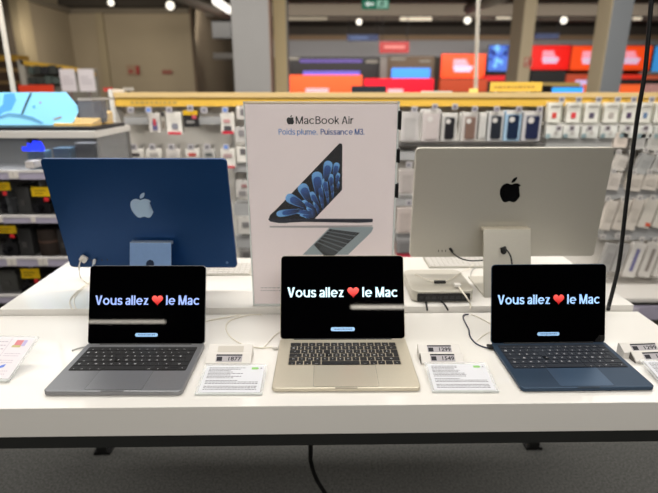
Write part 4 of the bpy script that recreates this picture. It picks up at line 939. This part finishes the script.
o = obj('spiral_pole', sp, mat('coil_white', (206, 200, 190), rough=.5), smooth=True); tag(o, 'thin white spiral-wrapped cable pole rising from the accessory wall', 'pole')

# ================================================================== LEFT DISPLAY CASE
LY = 2.6
lc = thing('display_case', 'gray multi-shelf display case at the left with a white counter top', 'display case', (0, LY, 0))
lx0, lx1 = -2.3, P(96, 134, LY).x
ztop = P(40, 131, LY).z; zlow = P(40, 137.5, LY).z
obj('counter_top', B(lx0, lx1+.004, -.03, .45, zlow, ztop), mat('counter_white', (206, 202, 196), rough=.4), lc)
obj('black_tray', B(lx0, P(94, 128, LY).x, .02, .40, ztop, ztop+.018), mat('tray_black', (26, 28, 34), rough=.4), lc)
obj('back_panel', B(lx0, lx1, .40, .44, .05, zlow), mat('case_back', (98, 96, 94), rough=.6), lc)
obj('side_panel', B(lx1-.006, lx1, 0, .40, .05, zlow), mat('side_smoke', (150, 150, 150), rough=.2, alpha=.55), lc)
for k, (ya, yb) in enumerate(((170, 179), (215, 222.5), (256.5, 265.5), (294, 302))):
    a = P(40, ya, LY).z; b = P(40, yb, LY).z
    s = obj('shelf', B(lx0, lx1, .0, .40, b+.01, b+.025), mat('shelf_gray', (128, 126, 126), rough=.5), lc)
    l = obj('shelf_lip', B(lx0, lx1, -.014, 0, b, a), purple, lc)
    obj('lip_edge', B(lx0, lx1, -.016, -.001, a-.012, a+.001), mat('lip_light', (206, 202, 200), rough=.4), l)
    for px in ((13, 18) if k == 0 else (2.5, 35) if k == 1 else (11, 16, 42, 47) if k == 2 else ()):
        q = P(px, ya+4, LY).x; obj('lip_tag', B(q-.012, q+.012, -.020, -.016, b+.006, a-.006), mat('tag_cream', (212, 206, 198), rough=.5), l)
    pass
obj('front_glass', B(lx0, lx1, .0, .004, P(40, 170, LY).z, zlow), mat('case_glass', (225, 232, 236), rough=.03, alpha=.05), lc)
obj('divider', B(P(50, 190, LY).x-.25, P(50, 190, LY).x-.246, .01, .38, P(40, 215, LY).z, P(40, 180, LY).z), mat('case_glass', (225, 232, 236)), lc)
obj('plinth', B(lx0, lx1, .02, .42, 0, .06), mat('plinth_gray', (90, 90, 88), rough=.8), lc)
def shelfitem(name, label, rc, dy, body, acc=(), shape='box', base=None, grp=None):
    d = LY+dy; x0, x1, z0, z1 = R(*rc, d)
    if base is not None: z0 = base
    w = (x1-x0)/2; h = z1-z0
    t = thing(name, label, 'product', ((x0+x1)/2, d, z0), 0, grp)
    if shape == 'box': obj('pack_body', B(-w, w, 0, .08, 0, h), M(*body, rough=.5), t, bevel=.004)
    elif shape == 'camera':
        obj('body', prism(bmesh.new(), [(-w, 0), (w, 0), (w, h*.62), (w*.4, h*.66), (w*.25, h), (-w*.3, h), (-w*.45, h*.66), (-w, h*.6)], lambda u, v, q: (u, q, v), .06), M(*body, rough=.5), t, bevel=.004)
        obj('lens', tube(bmesh.new(), [(0, 0, h*.36), (0, -.05, h*.36)], min(w, h)*.34, n=20, curve=False), M(30, 30, 34, rough=.25), t, smooth=False)
    else:
        obj('body', tube(bmesh.new(), [(0, .04, 0), (0, .04, h*.25), (0, .04, h*.7), (0, .04, h)], w, n=20, curve=False), M(*body, rough=.7), t)
        obj('rim', tube(bmesh.new(), [(0, .04, h*.5), (0, .04, h*.58)], w*1.05, n=20, curve=False), M(96, 72, 60, rough=.6), t)
    for u0, u1, v0, v1, rgb, e in acc:
        obj('marking', B(-w+2*w*u0, -w+2*w*u1, -.006, -.001, h*v0, h*v1), M(*rgb, emit=e), t)
    return t
s1z = P(40, 179, LY).z+.025; s2z = P(40, 222.5, LY).z+.025; s3z = P(40, 265.5, LY).z+.025; s4z = P(40, 302, LY).z+.025
shelfitem('gadget_box', 'teal box behind glass under the blue light, left of the dark box', (28, 151, 45, 168), .12, (58, 88, 110), [(.35, .65, .2, .6, (34, 34, 44), 0)], base=s1z)
shelfitem('gadget_box', 'teal box behind glass nearer the deep blue computer', (54, 148, 71, 168), .14, (48, 74, 94), [(.5, .8, .3, .55, (30, 28, 34), 0)], base=s1z)
shelfitem('gadget_box', 'dark box behind glass at the right end of the display case', (76, 143, 96, 168), .14, (52, 50, 54), base=s1z)
bl = shelfitem('light_sign', 'glowing blue light shape behind glass in the display case', (22, 140.5, 44, 151), .03, (20, 30, 120)); 
for c in list(bl.children): bpy.data.objects.remove(c)
x0, x1, z0, z1 = R(22, 140.5, 44, 151, LY+.05); w = (x1-x0)/2; h = z1-z0
obj('glow_panel', prism(bmesh.new(), [(-w, 0), (w, 0), (w, h*.35), (w*.8, h*.9), (w*.1, h), (-w*.1, h*.6), (-w*.45, h*.8), (-w*.5, h*.4), (-w, h*.4)], XZ(0), .004), mat('neon_blue', (20, 46, 250), emit=1.6), bl)
obj('mount', B(-w*.5, w*.5, .002, .01, h*.5, h+.03), black_plastic, bl)
shelfitem('price_card', 'small white card standing in the glass compartment', (25, 161.5, 33.5, 168.5), .02, (214, 204, 194))
def ytag(label, rc, dot, dy=.0):
    d = LY-.0+dy; x0, x1, z0, z1 = R(*rc, d); w = (x1-x0)/2; h = z1-z0
    t = thing('yellow_tag', label, 'price tag', ((x0+x1)/2, d+.004, z0), 0, 'yellow tags in the display case')
    obj('tag_card', B(-w, w, 0, .003, 0, h), mat('tag_yellow', (226, 186, 20), rough=.5), t)
    obj('tag_marks', BL((-w*.7, w*.5, -.001, 0, h*.55, h*.65), (-w*.7, w*.2, -.001, 0, h*.25, h*.36)), mat('tag_marks', (150, 120, 20), rough=.6), t)
    obj('tag_clip', B(-.003, .003, 0, .05, h, h+.03), hook_m, t)
    x, _, z, _ = R(*dot, d); 
    a, b, c, e = R(*dot, d); obj('red_label', B(a-(x0+x1)/2, b-(x0+x1)/2, .0, .003, c-z0, e-z0), mat('label_red', (206, 44, 50), rough=.5), t)
ytag('yellow tag at the left frame edge on the upper shelf of the display case', (-3, 182.5, 9.5, 190.5), (2, 191.5, 6, 195.5))
ytag('yellow tag beside the deep blue computer on the upper shelf of the display case', (31, 187, 50, 196.5), (43.5, 197.5, 48, 201.5))
ytag('yellow tag at the left frame edge on the middle shelf', (-5, 226, 15.5, 233.5), (9.5, 234.5, 14, 238))
ytag('yellow tag lowest in the display case near the table corner', (20.5, 269, 39, 278.5), (34, 279.5, 38, 283.5))
G = 'dark camera gear on the display case shelves'
for rc, lb, bz, sh_, bd in (((0, 190, 15, 213), 'black camera under the left yellow tag on the upper shelf', s2z, 'camera', (30, 30, 34)), ((17, 186, 30, 213), 'dark gray box between the two upper yellow tags', s2z, 'box', (72, 72, 72)),
        ((32, 197, 50, 213), 'black camera beside the deep blue computer on the upper shelf', s2z, 'camera', (28, 27, 30)), ((2, 236, 17, 254), 'black camera below the yellow tag on the middle shelf', s3z, 'camera', (32, 32, 34)),
        ((18, 228, 32, 254), 'dark gray box left of the round brown lens on the middle shelf', s3z, 'box', (62, 62, 62)), ((36, 229, 57, 254), 'round dark brown lens on the middle shelf', s3z, 'round', (54, 44, 38)),
        ((0, 270, 17, 292), 'gray box lowest at the left frame edge', s4z, 'box', (84, 84, 80)), ((22, 280, 34, 292), 'black camera below the lowest yellow tag', s4z, 'camera', (34, 32, 32)), ((58, 229, 70, 254), 'dark gray box right of the round brown lens', s3z, 'box', (58, 56, 56))):
    shelfitem('camera' if sh_ == 'camera' else 'camera_lens' if sh_ == 'round' else 'gadget_box', lb, rc, .10, bd, [(.3, .6, .3, .5, (90, 88, 86), 0)] if sh_ == 'box' else (), shape=sh_, base=bz, grp=G)
# glowing map panels and clear hood on the counter
mp = thing('map_screen', 'bright pale blue glowing map panel on the left counter', 'screen', (0, LY+.12, ztop+.018))
mpf = lambda e: (lambda u, v, q: (u, -e-q, v))
mz_ = lambda px, py: (lambda q: (q.x, q.z-ztop-.018))(P(px, py, LY+.12))
hexa = [mz_(*p) for p in ((-12, 126), (-12, 92.5), (66, 92), (70, 97), (77.5, 106), (78.5, 112), (74, 121), (70, 125.5))]
lo = min(v for u, v in hexa)
hexa = [(u, max(v, .004)) for u, v in hexa]
mapm = mat('map_glow', (138, 208, 236), emit=.6)
obj('map_picture', prism(bmesh.new(), hexa, mpf(0), .006), mapm, mp)
def mpoly(n, pl, m, e=.008): obj(n, flat(bmesh.new(), [(u, max(v, .006)) for u, v in [mz_(*p) for p in pl]], mpf(e)), m, mp)
mb = mat('map_blue', (84, 156, 220), emit=.7); mb2 = mat('map_gray', (96, 150, 186), emit=.55)
mpoly('map_river', [(5, 94), (15, 93), (17, 100), (12, 110), (4, 112), (-2, 118), (-2, 110), (4, 104)], mb)
mpoly('map_road', [(0, 116), (10, 113), (22, 114), (34, 117), (45, 123), (42, 124), (32, 120), (20, 117), (10, 116), (0, 119)], mb2, .0085)
mpoly('map_road', [(31, 93), (33, 93), (28, 104), (24, 114), (22, 114), (26, 104)], mat('map_line', (56, 70, 84), rough=.5), .009)
mpoly('map_label', [(54, 118.5), (62, 116.3), (63, 117.5), (55, 120)], mat('map_label', (150, 130, 120), emit=.4), .009)
mpoly('map_label', [(33, 106), (36, 105), (36.5, 107), (34, 108)], mb, .009)
mpoly('map_label', [(40, 102), (42, 101), (42.5, 103), (40.5, 104)], mat('map_violet', (160, 150, 220), emit=.6), .009)
xh0, xh1 = P(70, 110, LY).x, P(106, 110, LY+.3).x
hd = thing('glass_hood', 'clear glass hood over a wooden display floor beside the glowing map', 'display case', (0, LY+.10, ztop))
zh = P(90, 98, LY+.1).z-ztop
obj('wood_floor', prism(bmesh.new(), [(.0, .018), (.28, .018), (.28, .085), (.0, .03)], lambda u, v, w: (xh0-.15+w, u, v), xh1-xh0+.15), mat('light_wood', (222, 184, 112), rough=.5, var=.06, scale=8), hd)
obj('glass_pane', BL((xh0, xh1+.02, -.004, 0, .03, zh), (xh1+.016, xh1+.02, 0, .28, .03, zh)), mat('hood_glass', (220, 226, 230), rough=.03, alpha=.08), hd)
obj('hood_rim', BL((xh0, xh1+.02, -.006, .002, zh-.012, zh), (xh1+.012, xh1+.022, 0, .28, zh-.012, zh)), mat('rim_gray', (176, 172, 168), rough=.4), hd)
o = panel('dark_device', 'dark device box inside the glass hood', 'device', (76, 101, 102, 118.5), LY+.22, mat('device_dark', (66, 62, 74), rough=.5), .06)
x0, x1, z0, z1 = R(76, 101, 102, 118.5, LY+.22)
obj('device_legs', BL((x0, x0+.02, LY+.22, LY+.27, ztop+.03, z0), (x1-.02, x1, LY+.22, LY+.27, ztop+.03, z0)), black_plastic, o)
o = obj('support_pole', tube(bmesh.new(), [P(15, 100, LY+.3)-Vector((0, 0, P(15, 100, LY+.3).z-ztop)), P(15, 100, LY+.3), P(2, 0, LY+.3)+Vector((-.02, 0, .0)), P(2, 0, LY+.3)+Vector((-.02, 0, CZ-P(2, 0, LY+.3).z))], .014, n=12, curve=False), mat('pole_white', (206, 200, 190), rough=.4), smooth=True)
tag(o, 'slim white upright pole at the left frame edge', 'pole')
o.data.transform(Matrix.Identity(4))
# shelves behind the map screen
bs = thing('back_shelf', 'white shelf unit with yellow top behind the glowing map panel', 'shelf unit', (0, 7.2, 0))
def zx(px, py, d=7.2): q = P(px, py, d); return q.x, q.z
(x0, za), (x1, zb_) = zx(20, 60), zx(92, 68)
obj('back_panel', B(x0, x1, .1, .15, 0, zb_), mat('shelf_dim', (150, 144, 132), rough=.7, var=.05, scale=3), bs)
obj('top_rail', prism(bmesh.new(), [(x0, za), (x1-.3, zb_+.02), (x1, zb_-.06), (x1, zb_-.10), (x1-.3, zb_-.03), (x0, za-.06)], lambda u, v, q: (u, .1-q, v), .12), mat('rail_yellow', (212, 168, 62), rough=.5), bs)
obj('side_post', B(x0-.03, x0+.05, -.02, .15, 0, za), mat('post_pale', (176, 170, 158), rough=.6), bs)
random.seed(21)
for r_, (ya, yb) in enumerate(((66, 74), (77, 84))):
    x = 28
    i = 0
    while x < 58:
        w_ = random.uniform(4.5, 7.5); a, b, c, e = R(x, ya+random.uniform(-1, 1), x+w_, yb, 7.15)
        o = obj('dark_pack', B(a, b, 7.15, 7.25, c, e), M(*random.choice([(50, 56, 52), (44, 44, 46), (80, 90, 84), (60, 62, 58)])), bevel=.004)
        tag(o, '%s dark pack from the left, %s row of the shelf behind the map panel' % (ORD[i], ('upper', 'lower')[r_]), 'product', 'dark packs on the back shelf'); x += w_+1; i += 1
for k, (a_, b_) in enumerate(((60.5, 75.5), (78.5, 94.5))):
    x0, x1, z0, z1 = R(a_, 69, b_, 91.5, 6.6); t = thing('notice_sheet', '%s white notice sheet above the glowing map panel' % ('left', 'right')[k], 'sign', ((x0+x1)/2, 6.6, z0)); w = (x1-x0)/2; h = z1-z0
    obj('sheet', B(-w, w, 0, .01, 0, h), mat('sheet_white', (222, 214, 216), rough=.6), t)
    obj('printed_lines', BL(*[(-w*.7, w*(.7 if j != 1 else .3), -.003, 0, h*y_, h*(y_+.05)) for j, y_ in enumerate((.48, .62, .34))]), mat('sheet_ink', (190, 182, 186), rough=.7), t)
    obj('sheet_post', B(-.01, .01, .012, .03, -z0, h*.5), hook_m, t)
panel('red_sign', 'orange-red sign above the glowing map panel', 'sign', (18.5, 85, 53, 93), 6.4, mat('sign_orange', (206, 60, 34), rough=.5, emit=.15), .02)
panel('red_label', 'small red label above the end of the accessory wall', 'sign', (103.5, 87.5, 112, 91.5), 4.4, mat('label_pinkred', (196, 70, 62), rough=.5), .02)
panel('white_label', 'small white label above the left end of the accessory wall', 'sign', (123, 87.5, 133, 90.5), 4.4, mat('label_white', (190, 182, 170), rough=.5), .02)
ls = thing('far_shelf', 'brown shelving with yellow strips at the upper left edge', 'shelf unit', (0, 8.2, 0))
for ya, yb, m in ((55, 61, 'y'), (61, 68, 'b'), (68, 72, 'o'), (72, 81, 'b'), (81, 84, 'o'), (84, 94, 'b')):
    x0, x1, z0, z1 = R(-20, ya, 18, yb, 8.2); obj('shelf_board' if m != 'b' else 'shelf_bay', B(x0, x1, 0, .3, z0, z1), {'y': mat('far_yellow', (190, 146, 50), rough=.6), 'b': mat('far_brown', (74, 56, 42), rough=.8, var=.3, scale=6), 'o': mat('far_tan', (140, 112, 70), rough=.7)}[m], ls)
obj('shelf_body', B(R(-20, 55, 18, 61, 8.2)[0], R(-20, 55, 18, 61, 8.2)[1], .02, .3, 0, z0), mat('far_brown', (74, 56, 42)), ls)

# ================================================================== LIGHT
def area(name, loc, sx, sy, power, rot=(0, 0, 0), col=(1, .96, .9)):
    l = bpy.data.lights.new(name, 'AREA'); l.shape = 'RECTANGLE'; l.size = sx; l.size_y = sy; l.energy = power; l.color = col
    o = bpy.data.objects.new(name, l); COL.objects.link(o); o.location = loc; o.rotation_euler = rot; return o
area('ceiling_or_fill_light', (0, 5.0, 3.55), 8, 2.2, 170)
area('ceiling_or_fill_light', (0, 2.1, 3.5), 6, .9, 250, rot=(math.radians(35), 0, 0))  # added fill, tilted to brighten the accessory wall
area('ceiling_or_fill_light', (0, -.9, 3.5), 5.5, 1.6, 165, rot=(math.radians(25), 0, 0))  # added frontal fill for the upright faces toward the camera
area('ceiling_or_fill_light', (2.5, 12.6, 3.3), 12, 1.4, 300, rot=(math.radians(66), 0, 0), col=(1, .95, .88))  # added fill turned on the far back wall
area('ceiling_or_fill_light', (2.5, 10, .9), 9, 2.5, 60, rot=(math.radians(180), 0, 0), col=(1, .93, .84))  # low fill facing up, brightening the far ceiling
area('wall_wash_light', (-4.2, 9.6, 2.6), 2.6, .4, 28, rot=(math.radians(72), 0, 0), col=(1, .93, .82))
area('display_case_light', (-1.72, LY+.16, zlow-.012), .95, .1, 2.2, col=(.9, .95, 1))
# strip lamps behind the camera, mirrored in the laptop screens
for lb, xa, xb, yy in (('long strip lamp on the ceiling behind the camera at the left', -6.0, -3.35, -7.3), ('long strip lamp on the ceiling behind the camera at the right', .42, 3.2, -4.1)):
    t = thing('strip_lamp', lb, 'light', ((xa+xb)/2, yy, CZ-.07)); w = (xb-xa)/2
    obj('lamp_tube', B(-w, w, -.025, .025, 0, .02), mat('strip_glow', (255, 246, 230), emit=26), t); obj('lamp_housing', B(-w-.02, w+.02, -.07, .07, .02, .07), white_plastic, t)
W = bpy.data.worlds.new('world'); bpy.context.scene.world = W; W.use_nodes = True
W.node_tree.nodes['Background'].inputs[0].default_value = (.9, .93, 1, 1); W.node_tree.nodes['Background'].inputs[1].default_value = .3

# ================================================================== CAMERA
cam = bpy.data.cameras.new('camera'); co = bpy.data.objects.new('camera', cam); COL.objects.link(co)
cam.sensor_width = 36; cam.sensor_fit = 'HORIZONTAL'; cam.lens = 36*F/658
co.location = (0, 0, H); co.rotation_euler = (math.pi/2-PITCH, 0, 0); cam.clip_start = .02; cam.clip_end = 60
cam.dof.use_dof = True; cam.dof.focus_distance = 1.22; cam.dof.aperture_fstop = 2.3
bpy.context.scene.camera = co
sc_ = bpy.context.scene
sc_.view_settings.view_transform = 'Standard'; sc_.view_settings.look = 'None'; sc_.view_settings.exposure = 0
